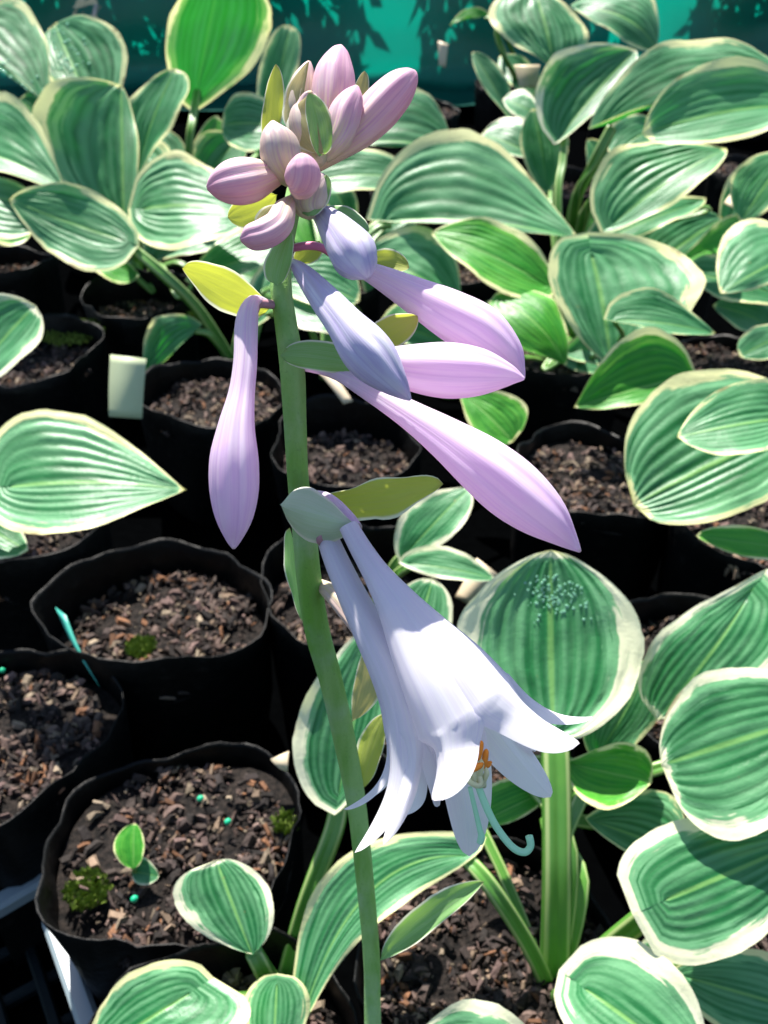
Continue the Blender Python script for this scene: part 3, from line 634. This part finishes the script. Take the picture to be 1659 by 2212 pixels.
# further leaves that fill the upper clumps
for key, rows in {
  'UL': [((160, 330), (40, 215), (130, 225), (60, 300), 1.06, (.3, -.7, .6), 'leaf'), ((60, 330), (-60, 200), (20, 215), (-40, 300), 1.08, (-.2, -.7, .6), 'leaf_green'), ((215, 330), (250, 190), (260, 260), (190, 250), 1.08, (.4, -.8, .4), 'leaf')],
  'U1': [((430, 420), (520, 300), (520, 380), (440, 320), 1.1, (-.3, -.7, .6), 'leaf'), ((400, 430), (470, 250), (480, 340), (410, 320), 1.16, (.4, -.8, .4), 'leaf_green'), ((380, 400), (330, 270), (400, 330), (330, 350), 1.12, (.3, -.7, .6), 'leaf')],
  'HH': [((290, 590), (180, 560), (220, 540), (240, 620), .95, (.2, -.5, .8), 'leaf_green'), ((480, 590), (600, 620), (540, 560), (530, 640), .94, (0, -.5, .8), 'leaf')],
  'LL': [((-80, 480), (70, 500), (0, 470), (10, 540), .9, (.2, -.6, .7), 'leaf_green'), ((-90, 220), (60, 290), (0, 225), (-20, 280), 1.0, (-.2, -.6, .7), 'leaf')],
  'B3': [((740, 600), (640, 450), (720, 500), (640, 540), .92, (.2, -.7, .6), 'leaf_green'), ((800, 620), (900, 470), (880, 560), (800, 500), .94, (-.3, -.7, .6), 'leaf'), ((760, 480), (700, 380), (760, 420), (700, 450), 1.0, (.2, -.7, .6), 'leaf')],
  'C4': [((1240, 560), (1290, 430), (1300, 500), (1240, 470), .98, (.3, -.8, .5), 'leaf_green'), ((1120, 560), (1040, 470), (1110, 490), (1050, 540), .99, (.2, -.6, .7), 'leaf'), ((1560, 500), (1640, 350), (1650, 440), (1570, 400), .95, (-.3, -.7, .6), 'leaf'), ((1300, 420), (1270, 300), (1320, 350), (1260, 370), 1.04, (.4, -.8, .5), 'leaf'), ((1480, 560), (1620, 520), (1560, 480), (1550, 580), .9, (.2, -.6, .7), 'leaf_green')],
  'AA': [((1150, 230), (1250, 150), (1220, 210), (1180, 160), 1.25, (.3, -.7, .6), 'leaf_green'), ((1180, 220), (1080, 120), (1150, 150), (1100, 190), 1.32, (-.3, -.7, .6), 'leaf')],
  'S7': [((1230, 760), (1380, 760), (1310, 700), (1300, 800), .76, (.2, -.5, .8), 'leaf'), ((1160, 720), (1020, 690), (1090, 660), (1080, 740), .82, (0, -.6, .8), 'leaf')],
  'R2': [((1680, 720), (1540, 660), (1620, 650), (1590, 730), .82, (.2, -.6, .8), 'leaf'), ((1700, 480), (1640, 600), (1630, 520), (1690, 560), .78, (0, -.7, .7), 'leaf')],
}.items():
    for B_, T_, A_, C_, d_, n_, m_ in rows: leaf(key, B_, T_, A_, C_, d_, n_, mat=m_, cup=.25, arch=.10, pr=.0028, nu=39, ns=22)

def drops(root, pos, n, spots, seed, rmax):
    rd = random.Random(seed); vs = []; fs = []
    for (u0, s0, su, ss, cnt) in spots:
        for k in range(cnt):
            u = u0 + rd.gauss(0, su); s = s0 + rd.gauss(0, ss)
            if abs(u) > .8 or not .05 < s < .95: continue
            c = pos(u, s) + n * .0003; r_ = rmax * rd.uniform(.3, 1); e1 = n.orthogonal().normalized(); e2 = n.cross(e1)
            b = len(vs)
            for i in range(4):
                el = i / 4 * math.pi / 2
                for j in range(8):
                    a = j * math.pi / 4; vs.append(c + (e1 * math.cos(a) + e2 * math.sin(a)) * r_ * math.cos(el) + n * r_ * .32 * math.sin(el))
            vs.append(c + n * r_ * .32)
            for i in range(3):
                for j in range(8): fs.append((b + i * 8 + j, b + i * 8 + (j + 1) % 8, b + i * 8 + 8 + (j + 1) % 8, b + i * 8 + 8 + j))
            for j in range(8): fs.append((b + 24 + j, b + 24 + (j + 1) % 8, b + 32))
    o = build('water_drops', vs, fs, M['drop'], root); o['kind'] = 'stuff'
drops(PL['KK'][0], posC5, nC5, [(0.05, .74, .20, .07, 130)], 3, .0008)
drops(PL['UL'][0], posA2, nA2, [(.0, .5, .3, .2, 70)], 4, .0022)
drops(PL['UL'][0], posA3, nA3, [(.0, .55, .25, .15, 60)], 5, .0022)

# ------------------------------------------------------------------ the flower stalk
FS = empty('flower_stalk', (0.0, 0.050, SOIL), 'tall green flower stalk with lilac buds and two open white flowers', 'flower')
def px2m(px, d): return px * d / FPX
stem = [(805, 2212, .250, 18), (803, 2080, .244, 18), (790, 1930, .236, 19), (770, 1740, .226, 21), (744, 1600, .216, 24), (714, 1470, .205, 25), (687, 1370, .198, 27), (668, 1250, .190, 27), (656, 1130, .183, 26), (645, 1040, .178, 23), (638, 900, .173, 25), (632, 800, .170, 27), (618, 700, .168, 24), (608, 620, .167, 23), (612, 540, .168, 21), (628, 460, .169, 19), (642, 390, .170, 17), (655, 330, .171, 14), (668, 280, .172, 9)]
pts = [(V((0.0, 0.050, SOIL - .004)), .0034), (V((-0.002, 0.085, 0.155)), .0030)] + [(P(x, y, d), px2m(r_, d)) for x, y, d, r_ in stem]
v_, f_, u_ = sweep(pts, 90, 20, lambda a, s: 1 + .03 * math.sin(3 * a + 8 * s) + .03 * math.sin(7 * a) + .02 * math.sin(40 * s + a)); build('stem', v_, f_, M['stem'], FS, uv=u_)

def bract(B, T, S1, S2, d, n, mat, cup=.3, arch=0.0, label=None, **kw):
    kw.setdefault('k', 1.45)
    vs, fs, uv, b, pos, nn, L = leaf_geo(B, T, S1, S2, d, n, arch=arch, cup=cup, wave=.025, corr=.012, lobe=-.02, nu=12, ns=20, seed=int(B[0]), N=6, **kw)
    o = build('bract', vs, fs, M[mat], FS, uv=uv)
    if label: o['label'] = label
    return o
BACK = (0, -.90, .43); CAMN = (0, -.81, .59)
bract((590, 664), (393, 580), (478, 570), (500, 680), .166, (-.05, -.99, -.12), 'bract_yellow', .10, label='translucent yellow bract at left')
bract((680, 1078), (957, 1045), (850, 1030), (790, 1122), .176, (.05, -.99, -.12), 'bract_yellow', .10, label='translucent yellow bract at right')
bract((604, 1090), (772, 1136), (664, 1052), (668, 1174), .166, (-.12, -.80, .59), 'bract_pale', -.75, arch=.10, k=1.75, label='pale green bract clasping the stem')
bract((604, 768), (800, 790), (690, 734), (690, 803), .164, CAMN, 'bract_green', -.30, arch=.05, k=1.1)
bract((760, 770), (902, 682), (815, 688), (862, 752), .172, (0, -.99, -.05), 'bract_yellow', .1)
bract((780, 560), (884, 578), (845, 538), (838, 588), .182, (0, -.85, .5), 'bract_yellow', .2)
bract((652, 1345), (626, 1140), (610, 1215), (650, 1250), .194, (-.3, -.85, .45), 'bract_green', -.2)
bract((818, 2078), (1046, 1904), (900, 1950), (930, 2012), .236, (-.1, -.7, .7), 'bract_green', .55, label='green boat shaped bract low on the stem')
bract((785, 1705), (834, 1542), (772, 1612), (822, 1640), .222, (.1, -.88, .45), 'bract_yellow', -.15)
bract((760, 1560), (805, 1380), (770, 1450), (830, 1480), .235, (.1, -.88, .45), 'bract_olive', -.1)
bract((598, 618), (628, 500), (568, 560), (628, 570), .160, CAMN, 'bract_green', -.5, k=1.1)
bract((600, 420), (492, 470), (530, 418), (560, 486), .178, (0, -.99, -.05), 'bract_yellow', .1)
bract((690, 450), (797, 500), (765, 445), (735, 485), .176, (.2, -.7, .7), 'bract_green', -.3)
bract((575, 345), (596, 138), (566, 245), (614, 235), .176, (0, -.95, .3), 'bract_yellow', .15, label='tall narrow yellow bract at the top')
bract((745, 320), (788, 153), (752, 225), (792, 225), .184, (0, -.95, .3), 'bract_olive', .1)
bract((700, 336), (672, 200), (600, 265), (668, 262), .160, (-.25, -.85, .45), 'bract_olive', -.5, k=1.1)
bract((690, 340), (668, 200), (664, 265), (728, 270), .1595, (.25, -.85, .45), 'bract_green', -.5, k=1.1)
bract((640, 300), (668, 132), (606, 215), (650, 190), .170, (-.2, -.9, .4), 'bract_olive', -.3)
bract((665, 468), (706, 378), (628, 425), (708, 430), .160, CAMN, 'bract_green', -.6, k=1.0)
bract((620, 445), (560, 520), (555, 455), (610, 490), .163, (-.1, -.85, .5), 'bract_olive', -.2)
bract((640, 570), (690, 520), (640, 540), (690, 560), .176, (0, -.9, .4), 'bract_yellow', .1)

def bud(pts, mat, n=40, rib=.10, label=None):
    vs, fs, uv = sweep([(P(x, y, d), px2m(r_, d)) for x, y, d, r_ in pts], n, 60, lambda a, s: 1 + (rib * abs(math.sin(3 * a + .5)) ** .7 + .018 * math.sin(9 * a + 1) + .03 * math.sin(2 * a + 5 * s)) * min(1, 6 * s) - rib * .6)
    o = build('bud', vs, fs, M[mat], FS, uv=uv)
    if label: o['label'] = label
    return o
bud([(580, 657, .167, 9), (548, 652, .164, 15), (533, 695, .161, 23), (530, 780, .159, 24), (522, 850, .158, 27), (511, 920, .157, 38), (506, 990, .157, 51), (506, 1060, .158, 52), (506, 1120, .159, 40), (505, 1165, .160, 18), (505, 1186, .160, 3)], 'bud_lilac', label='hanging lilac bud left of the stem')
bud([(632, 568, .163, 10), (655, 590, .160, 20), (700, 645, .156, 32), (745, 700, .153, 40), (780, 745, .152, 52), (815, 785, .152, 50), (850, 825, .152, 32), (875, 852, .153, 14), (887, 864, .153, 3)], 'bud_shaded', label='shaded blue grey bud in front')
bud([(720, 555, .176, 9), (770, 575, .175, 16), (830, 603, .174, 26), (900, 640, .173, 38), (970, 678, .172, 50), (1040, 718, .172, 54), (1095, 762, .172, 36), (1122, 800, .172, 14), (1132, 818, .172, 3)], 'bud_lilac', label='upper of the two pink lilac buds pointing right')
bud([(690, 765, .172, 9), (760, 772, .169, 18), (830, 785, .166, 34), (900, 795, .164, 50), (970, 800, .163, 57), (1040, 804, .163, 48), (1095, 810, .163, 26), (1124, 816, .163, 9), (1133, 818, .163, 3)], 'bud_lilac', label='horizontal pink lilac bud pointing right')
bud([(640, 790, .172, 9), (720, 805, .166, 13), (800, 845, .162, 22), (880, 893, .158, 30), (960, 945, .155, 44), (1040, 1003, .153, 60), (1110, 1060, .153, 65), (1175, 1115, .153, 52), (1225, 1163, .154, 24), (1254, 1192, .154, 3)], 'bud_lilac', label='longest pale lilac bud pointing down right')
bud([(690, 1262, .192, 13), (722, 1285, .188, 20), (760, 1330, .184, 22), (800, 1385, .18, 20), (830, 1420, .178, 5)], 'bud_mauve', label='small mauve bud half hidden behind the open flower')
# the tight head of buds
bud([(700, 330, .172, 14), (712, 270, .171, 34), (718, 215, .171, 45), (724, 160, .171, 42), (733, 115, .171, 22), (737, 98, .171, 4)], 'bud_pink', label='topmost pink bud of the head')
bud([(670, 372, .171, 10), (720, 330, .169, 22), (775, 282, .168, 36), (820, 235, .168, 42), (862, 190, .168, 36), (888, 164, .168, 20), (897, 154, .168, 5)], 'bud_pink', label='long pink bud pointing up right')
bud([(700, 345, .165, 12), (728, 300, .164, 30), (745, 250, .164, 35), (762, 210, .164, 24), (771, 186, .164, 5)], 'bud_pink')
bud([(690, 350, .163, 14), (680, 315, .165, 38), (668, 265, .165, 44), (668, 225, .165, 28), (670, 198, .1625, 4)], 'bud_mauve', label='olive and mauve bud wrapped in its bract')
bud([(660, 300, .174, 12), (652, 240, .173, 30), (655, 185, .173, 28), (664, 148, .173, 14), (668, 133, .173, 4)], 'bud_mauve')
bud([(625, 395, .162, 14), (610, 355, .159, 38), (602, 315, .158, 42), (593, 285, .158, 28), (589, 262, .158, 5)], 'bud_mauve')
bud([(640, 400, .160, 12), (652, 405, .156, 26), (654, 380, .153, 38), (653, 352, .152, 30), (650, 333, .152, 6)], 'bud_pink')
bud([(625, 372, .163, 12), (585, 378, .160, 28), (540, 388, .158, 46), (498, 395, .157, 46), (465, 402, .157, 28), (447, 406, .157, 5)], 'bud_pink', label='plump pink bud pointing left')
bud([(630, 430, .162, 10), (614, 455, .158, 24), (600, 485, .156, 30), (570, 505, .155, 32), (538, 513, .155, 26), (519, 517, .155, 5)], 'bud_pink', label='small curved pink bud')
bud([(672, 468, .164, 12), (664, 440, .162, 36), (678, 405, .161, 36), (695, 385, .161, 16), (702, 378, .161, 4)], 'bud_mauve')
bud([(672, 450, .168, 10), (705, 472, .165, 26), (735, 508, .162, 40), (765, 550, .160, 50), (785, 582, .159, 34), (796, 602, .159, 6)], 'bud_shaded', label='blue shaded bud right of the stem under the head')
def tube(name, pts, mat, root, parent=None, n=16, seg=12):
    v_, f_, u_ = sweep([(P(x, y, d), px2m(r_, d)) for x, y, d, r_ in pts], n, seg); return build(name, v_, f_, M[mat], root, parent, uv=u_)
tube('pedicel', [(625, 538, .170, 8), (660, 531, .170, 9), (695, 535, .171, 9), (728, 556, .174, 10)], 'pedicel', FS)
tube('pedicel', [(575, 668, .167, 8), (600, 660, .167, 9), (560, 655, .165, 11), (548, 668, .164, 13)][1:], 'pedicel_mauve', FS)
tube('pedicel', [(650, 1070, .176, 12), (705, 1078, .171, 15), (745, 1115, .168, 18), (765, 1145, .166, 20)], 'bud_lilac', FS)
tube('pedicel', [(650, 1095, .176, 12), (685, 1130, .171, 18), (705, 1165, .168, 22)], 'pedicel_mauve', FS)
tube('pedicel', [(668, 1258, .192, 12), (700, 1265, .192, 12)], 'pedicel_mauve', FS, n=4)

def flower(axis, tep, label, st=0.62, root=FS):
    """axis: (x,y,d,r) of the fused tube and bell; tep: (angle, tip px/d, half width px, bulge, outward px) for six tepals"""
    ap = crom([(P(x, y, d), px2m(r_, d)) for x, y, d, r_ in axis], 40)
    fr = []
    for i, (p, r_) in enumerate(ap):
        t = (ap[min(i + 1, 40)][0] - ap[max(i - 1, 0)][0]).normalized()
        e2 = (CAM - p); e2 = (e2 - t * e2.dot(t)).normalized(); e1 = e2.cross(t).normalized()   # e1 to the right of the picture
        if e1.x < 0: e1 = -e1
        fr.append((p, r_, t, e1, e2))
    vs, fs, uv = sweep([(p, r_ * .93) for p, r_, *_ in fr[:24:3]], 22, 24, cap=False)
    f = build('flower', vs, fs, M['petal_white'], root, uv=[(a * 1, b * .5) for a, b in uv]); f['label'] = label
    for ti, (ang, tip, hw, mid_out, fold) in enumerate(tep):
        a0 = R(ang); T = P(*tip); d = tip[2]
        p, r_, t, e1, e2 = fr[-1]
        rad = e1 * math.cos(a0) + e2 * math.sin(a0)
        c0 = p + rad * r_
        p9, r9, t9, e19, e29 = fr[-5]
        tan = ((p + rad * r_) - (p9 + (e19 * math.cos(a0) + e29 * math.sin(a0)) * r9)).normalized()
        L = (T - c0).length
        c1 = c0 + tan * L * .45
        c2 = T - ((T - c1).normalized() * L * .30) - rad * L * mid_out
        vs = []; uv = []; fs = []; NU, N1, N2 = 10, 34, 26
        off = 1.0 + (.012 if ti % 2 else -.004)
        h0 = R(47)
        for i in range(N1 + N2 + 1):
            if i <= N1:
                q = i / N1 * 40; j = min(int(q), 39); u_ = q - j
                pa, ra, ta, ea, eb = [fr[j][k] * (1 - u_) + fr[j + 1][k] * u_ for k in range(5)]
                for k in range(-NU, NU + 1):
                    v = k / NU; a = a0 + v * h0
                    rr = ra * off * (1 + .07 * (1 - abs(v) ** 1.5) - .04 * v * v + .006 * math.cos(16 * v))
                    vs.append(pa + (ea * math.cos(a) + eb * math.sin(a)) * rr); uv.append((v * .5 + .5, st * i / N1))
            else:
                s = (i - N1) / N2
                c = c0 * (1 - s) ** 3 + c1 * 3 * s * (1 - s) ** 2 + c2 * 3 * s * s * (1 - s) + T * s ** 3
                tg = ((c1 - c0) * (1 - s) ** 2 + (c2 - c1) * 2 * s * (1 - s) + (T - c2) * s * s).normalized()
                lat = (-e1 * math.sin(a0) + e2 * math.cos(a0)); lat = (lat - tg * lat.dot(tg)).normalized()
                nr = lat.cross(tg); nr = nr if nr.dot(rad) > 0 else -nr
                w0 = r_ * math.sin(h0); wm = px2m(hw, d)
                sh = min(1, s / .27); sh = sh * sh * (3 - 2 * sh)
                wd = (w0 * (1 - sh) + wm * sh) * max(0.0, 1 - s ** 3.4) ** .62
                for k in range(-NU, NU + 1):
                    v = k / NU
                    curl = r_ * (1 - math.cos(h0)) * (1 - s) ** 2 + wd * fold * (sh)
                    wv = .06 * wd * math.sin(7 * s + ti * 2 + (3 if v > 0 else 0)) * abs(v) ** 2
                    vs.append(c + lat * (wd * v) - nr * (curl * v * v) + nr * (wv - r_ * .03 * v * v * (1 - s)) + nr * (r_ * (off - 1 + .07) * (1 - s) * (1 - abs(v) ** 1.5)) + nr * (wd * .05 * math.exp(-(v / .12) ** 2) + wd * .012 * math.cos(22 * v))); uv.append((v * .5 + .5, st + (1 - st) * s))
        W = 2 * NU + 1
        for i in range(N1 + N2):
            for k in range(W - 1):
                b = i * W + k; fs.append((b, b + 1, b + W + 1, b + W))
        build('tepal', vs, fs, M['petal_white'], root, f, uv=uv)
    return f, fr
fB, frB = flower([(752, 1138, .165, 21), (778, 1185, .1635, 24), (812, 1240, .162, 30), (855, 1305, .160, 46), (905, 1385, .159, 74), (955, 1460, .158, 100), (992, 1520, .158, 116)],
    [(-14, (1280, 1548, .168), 26, .10, .5), (36, (1252, 1606, .148), 58, .06, .45), (122, (938, 1730, .145), 58, .08, .35),
     (246, (1014, 1850, .166), 66, .02, .2), (285, (1190, 1722, .172), 46, .05, .3), (325, (1150, 1622, .170), 42, .03, .5)],
    'right hand open white flower with orange anthers and a hooked style')
fA, frA = flower([(706, 1160, .170, 22), (728, 1215, .1685, 26), (760, 1285, .167, 30), (800, 1365, .166, 36), (838, 1440, .165, 42), (866, 1510, .165, 46), (880, 1570, .165, 49)],
    [(140, (766, 1842, .158), 32, .10, .35), (78, (828, 1824, .154), 20, .08, .5), (205, (742, 1748, .172), 20, .12, .6),
     (20, (950, 1740, .172), 34, .0, .3), (-40, (960, 1700, .185), 34, .0, .3), (255, (880, 1760, .185), 34, .0, .3)],
    'left hand open white flower with narrow petals crossing the stem')
# stamens and style
for i, (x, y, d) in enumerate(((1020, 1622, .1545), (1036, 1612, .156), (1047, 1630, .157), (1012, 1648, .154), (1030, 1645, .158))):
    f = tube('stamen', [(985, 1530, .159, 5), (1010, 1600, .160, 6), (1020 + i * 6, 1690, d + .002, 7), (x + 4, y + 42, d, 6), (x, y + 28, d, 4)], 'filament', FS, fB)
    a = [(x - 3, y + 30, d, 5), (x, y + 12, d, 7), (x + 3, y - 6, d, 6), (x + 4, y - 12, d, 2)] if i in (0, 1, 2) else [(x - 12, y + 18, d, 4), (x + 4, y + 14, d, 8), (x + 24, y + 6, d, 7), (x + 32, y, d, 2)]
    tube('anther', a, 'anther', FS, fB, n=10, seg=8)
tube('style', [(990, 1530, .160, 5), (1015, 1640, .160, 6), (1042, 1722, .159, 8), (1070, 1782, .158, 8), (1105, 1828, .157, 8), (1132, 1841, .1565, 8), (1146, 1828, .1565, 8), (1143, 1806, .1565, 8.5)], 'style', FS, fB, n=40)
tube('stamen', [(1015, 1700, .165, 5), (1036, 1790, .165, 6), (1040, 1808, .165, 8), (1036, 1822, .165, 7)], 'style', FS, fB)

# ------------------------------------------------------------------ plant labels
def label_tag(corners, d, n, label, mat='tag'):
    """corners: four pixels (top-left, top-right, bottom-right, bottom-left); a strip of plastic 0.6 mm thick"""
    n = V(n).normalized(); cx = sum(c[0] for c in corners) / 4; cy = sum(c[1] for c in corners) / 4; a = P(cx, cy, d)
    q = [PP(c[0], c[1], a, n) for c in corners]
    vs = []; fs = []; NV = 8
    for side in (0, 1):
        for i in range(NV + 1):
            t = i / NV; l = q[0].lerp(q[3], t); r_ = q[1].lerp(q[2], t); b = n * (.0025 * math.sin(t * 2.6))
            vs += [l + b - n * .0006 * side, r_ + b - n * .0006 * side]
    o = 2 * (NV + 1)
    for i in range(NV):
        k = 2 * i; fs += [(k, k + 1, k + 3, k + 2), (o + k, o + k + 2, o + k + 3, o + k + 1), (k, k + 2, o + k + 2, o + k), (k + 1, o + k + 1, o + k + 3, k + 3)]
    k = 2 * NV; fs += [(0, o, o + 1, 1), (k, k + 1, o + k + 1, o + k)]
    c = build('plant_label', vs, fs, M[mat]); tag(c, label, 'label', 'plastic plant labels')
label_tag([(238, 766), (316, 775), (308, 905), (236, 900)], .72, (.0, -.85, .5), 'cream plant label with greenish shade in its colour, standing in front of a bark filled pot', 'tag_shade_tint')
label_tag([(119, 1312), (142, 1330), (218, 1482), (205, 1462)], .50, (-.5, -.7, .5), 'narrow white plant label coloured teal as if in shade, leaning at the left, pointing down right', 'tag_shaded')
label_tag([(690, 806), (716, 803), (762, 868), (742, 874)], .66, (.1, -.6, .8), 'white plant label lying behind the stalk below the green bract')
label_tag([(946, 88), (968, 95), (962, 146), (948, 142)], 1.55, (0, -.9, .4), 'small white plant label far behind near the net')
label_tag([(584, 1640), (624, 1622), (622, 1668), (606, 1662)], .44, (0, -.6, .8), 'corner of a white label above the seedling pot')
label_tag([(1110, 140), (1166, 140), (1160, 190), (1122, 190)], 1.28, (0, -.8, .6), 'pale wide plant label under the dark heart shaped leaf')
label_tag([(1030, 1205), (1075, 1240), (1020, 1310), (982, 1290)], .58, (0, -.7, .7), 'pinkish white label behind the small striped leaves')
label_tag([(1590, 405), (1640, 440), (1610, 468), (1562, 440)], .84, (0, -.6, .8), 'white label half hidden among leaves at upper right')

# ------------------------------------------------------------------ fertiliser pellets and moss
def ball(name, c, r_, mat, label, cat, group):
    vs, fs, uv = sweep([(c - V((0, 0, r_)), r_ * .2), (c - V((0, 0, r_ * .6)), r_ * .8), (c, r_), (c + V((0, 0, r_ * .6)), r_ * .8), (c + V((0, 0, r_)), r_ * .2)], 8, 10, lambda a, s: 1 + .08 * math.sin(2 * a + 3))
    tag(build(name, vs, fs, M[mat]), label, cat, group)
for x, y, lb in ((492, 1775, 'green fertiliser pellet on the bark right of the seedling'), (290, 1942, 'green fertiliser pellet on the bark below the seedling'), (433, 1725, 'green fertiliser pellet near the far rim of the seedling pot'), (5, 1448, 'green fertiliser pellet at the left edge on bare bark')):
    ball('fertiliser_pellet', PZ(x, y, SOIL + .006), .0017, 'pellet', lb, 'pellet', 'green fertiliser pellets')
ball('fertiliser_pellet', PZ(1197, 2092, SOIL + .002), .0018, 'pellet', 'larger green pellet between the leaf stalks at bottom right', 'pellet', 'green fertiliser pellets')
def moss(x, y, rad, n, seed, label):
    rd = random.Random(seed); c = PZ(x, y, SOIL + .003); vs = []; fs = []
    for k in range(n):
        a = rd.uniform(0, 6.283); rr = rad * math.sqrt(rd.random()); p = c + V((rr * math.cos(a), rr * math.sin(a), 0)); L = rd.uniform(.002, .0045)
        for q in range(3):
            d = V((rd.gauss(0, .6), rd.gauss(0, .6), 1)).normalized(); s = d.orthogonal().normalized() * .0009
            b = len(vs); vs += [p - s, p + s, p + d * L + s * .6, p + d * L - s * .6]; fs.append((b, b + 1, b + 2, b + 3))
    o = build('moss_clump', vs, fs, M['moss'], smooth=False); tag(o, label, 'moss', 'moss clumps on the bark', 'stuff')
moss(305, 1400, .008, 160, 1, 'green moss clump at the front rim of the middle left pot')
moss(190, 1925, .010, 160, 2, 'yellow green moss at the left rim of the seedling pot')
moss(620, 1780, .006, 70, 3, 'bright moss at the right rim of the seedling pot')
moss(400, 690, .02, 160, 4, 'dark moss in the shaded pot under the left leaves')
moss(160, 720, .03, 260, 5, 'dark moss over the shaded part of the left edge pot')

# ------------------------------------------------------------------ trays at bottom left
def bar(pts, w, h, name, mat, root):
    vs = []; fs = []; prof = [(-w / 2, 0), (-w / 2, h * .75), (-w * .3, h), (w * .3, h), (w / 2, h * .75), (w / 2, 0)]
    for i, p in enumerate(pts):
        t = (pts[min(i + 1, len(pts) - 1)] - pts[max(i - 1, 0)]); t.z = 0; t.normalize(); s = V((t.y, -t.x, 0))
        for a, b in prof: vs.append(p + s * a + V((0, 0, b)))
    k = len(prof)
    for i in range(len(pts) - 1):
        for j in range(k):
            fs.append((i * k + j, i * k + (j + 1) % k, (i + 1) * k + (j + 1) % k, (i + 1) * k + j))
    fs += [tuple(range(k)), tuple(reversed(range((len(pts) - 1) * k, len(pts) * k)))]
    return build(name, vs, fs, mat, root, smooth=False)
ZT = 0.052
def arc(c, a0, a1, r_, n=8): return [c + V((math.cos(R(a0 + (a1 - a0) * i / n)) * r_, math.sin(R(a0 + (a1 - a0) * i / n)) * r_, 0)) for i in range(n + 1)]
ca = PZ(95, 1935, ZT); cb = PZ(200, 2230, ZT); fwd_ = (cb - ca).normalized(); side_ = V((-fwd_.y, fwd_.x, 0))
if side_.x < 0: side_ = -side_
rt = empty('plant_tray', (ca.x, ca.y, 0), 'grey plastic tray with a sunlit rim at the bottom left corner', 'tray', 'plastic carrying trays')
far_r = ca + side_ * .10
corner = [ca + fwd_ * (.02 - .02 * math.sin(R(a))) + side_ * (.02 - .02 * math.cos(R(a))) for a in range(0, 91, 15)]
bar([ca + fwd_ * .36] + corner + [far_r], .010, .008, 'rim', M['tray'], rt)
bar([ca + fwd_ * .36 + V((0, 0, -.05))] + [c + V((0, 0, -.05)) for c in corner] + [far_r + V((0, 0, -.05))], .004, .05, 'side_wall', M['bag'], rt)
r2 = empty('plant_tray', (ca.x - .1, ca.y, 0), 'dark tray rim running to the left edge under the left pot', 'tray', 'plastic carrying trays')
e0 = PZ(-20, 1975, ZT); e1 = PZ(300, 1790, ZT)
bar([e0, e1], .010, .008, 'rim', M['tray'], r2); bar([e0 + V((0, 0, -.05)), e1 + V((0, 0, -.05))], .004, .05, 'side_wall', M['bag'], r2)
# slatted floor of the tray at the left of the corner
o_ = PZ(20, 2060, .012)
r3 = empty('tray_grid', (o_.x, o_.y, 0), 'dark plastic lattice floor showing beside the tray corner', 'tray')
for i in range(6):
    p = o_ + side_ * (-.10 + .022 * i) + V((0, 0, -.006)); bar([p - fwd_ * .02, p + fwd_ * .14], .006, .006, 'slat', M['lattice'], r3)
for i in range(6):
    p = o_ - side_ * .105 + fwd_ * (-.005 + .026 * i) + V((0, 0, -.0085)); bar([p, p + side_ * .125], .006, .006, 'slat', M['lattice'], r3)

# ------------------------------------------------------------------ small far things by the net
rd = random.Random(3)
c = P(205, 60, 2.05)
r = empty('dry_plant', (c.x, c.y, 0), 'small withered plant with yellow leaves in front of the net', 'plant')
v_, f_, u_ = sweep([(V((c.x, c.y, 0)), .008), (c, .005), (P(208, 10, 2.05), .004)], 6, 8); build('stem', v_, f_, M['hose'], r)
for k in range(9):
    x, y = 205 + rd.uniform(-60, 20), 30 + rd.uniform(-30, 15)
    vs, fs, uv, *_ = leaf_geo((x, y), (x + rd.uniform(-25, 25), y + rd.uniform(-14, 18)), (x + 5, y - 8), (x - 3, y + 8), 2.03, (0, -.8, .6), nu=5, ns=8, seed=k)
    build('leaf', vs, fs, M['dry'], r, uv=uv)
for i, (x, y, d, rr) in enumerate(((112, 45, 1.9, .016), (20, 225, 1.45, .03), (1510, 38, 2.2, .02), (1640, 95, 2.0, .02))):
    c = P(x, y, d)
print('PIX', [l for l in LEN if l[2] > 15 or l[4] < .09 or l[2] < 3])
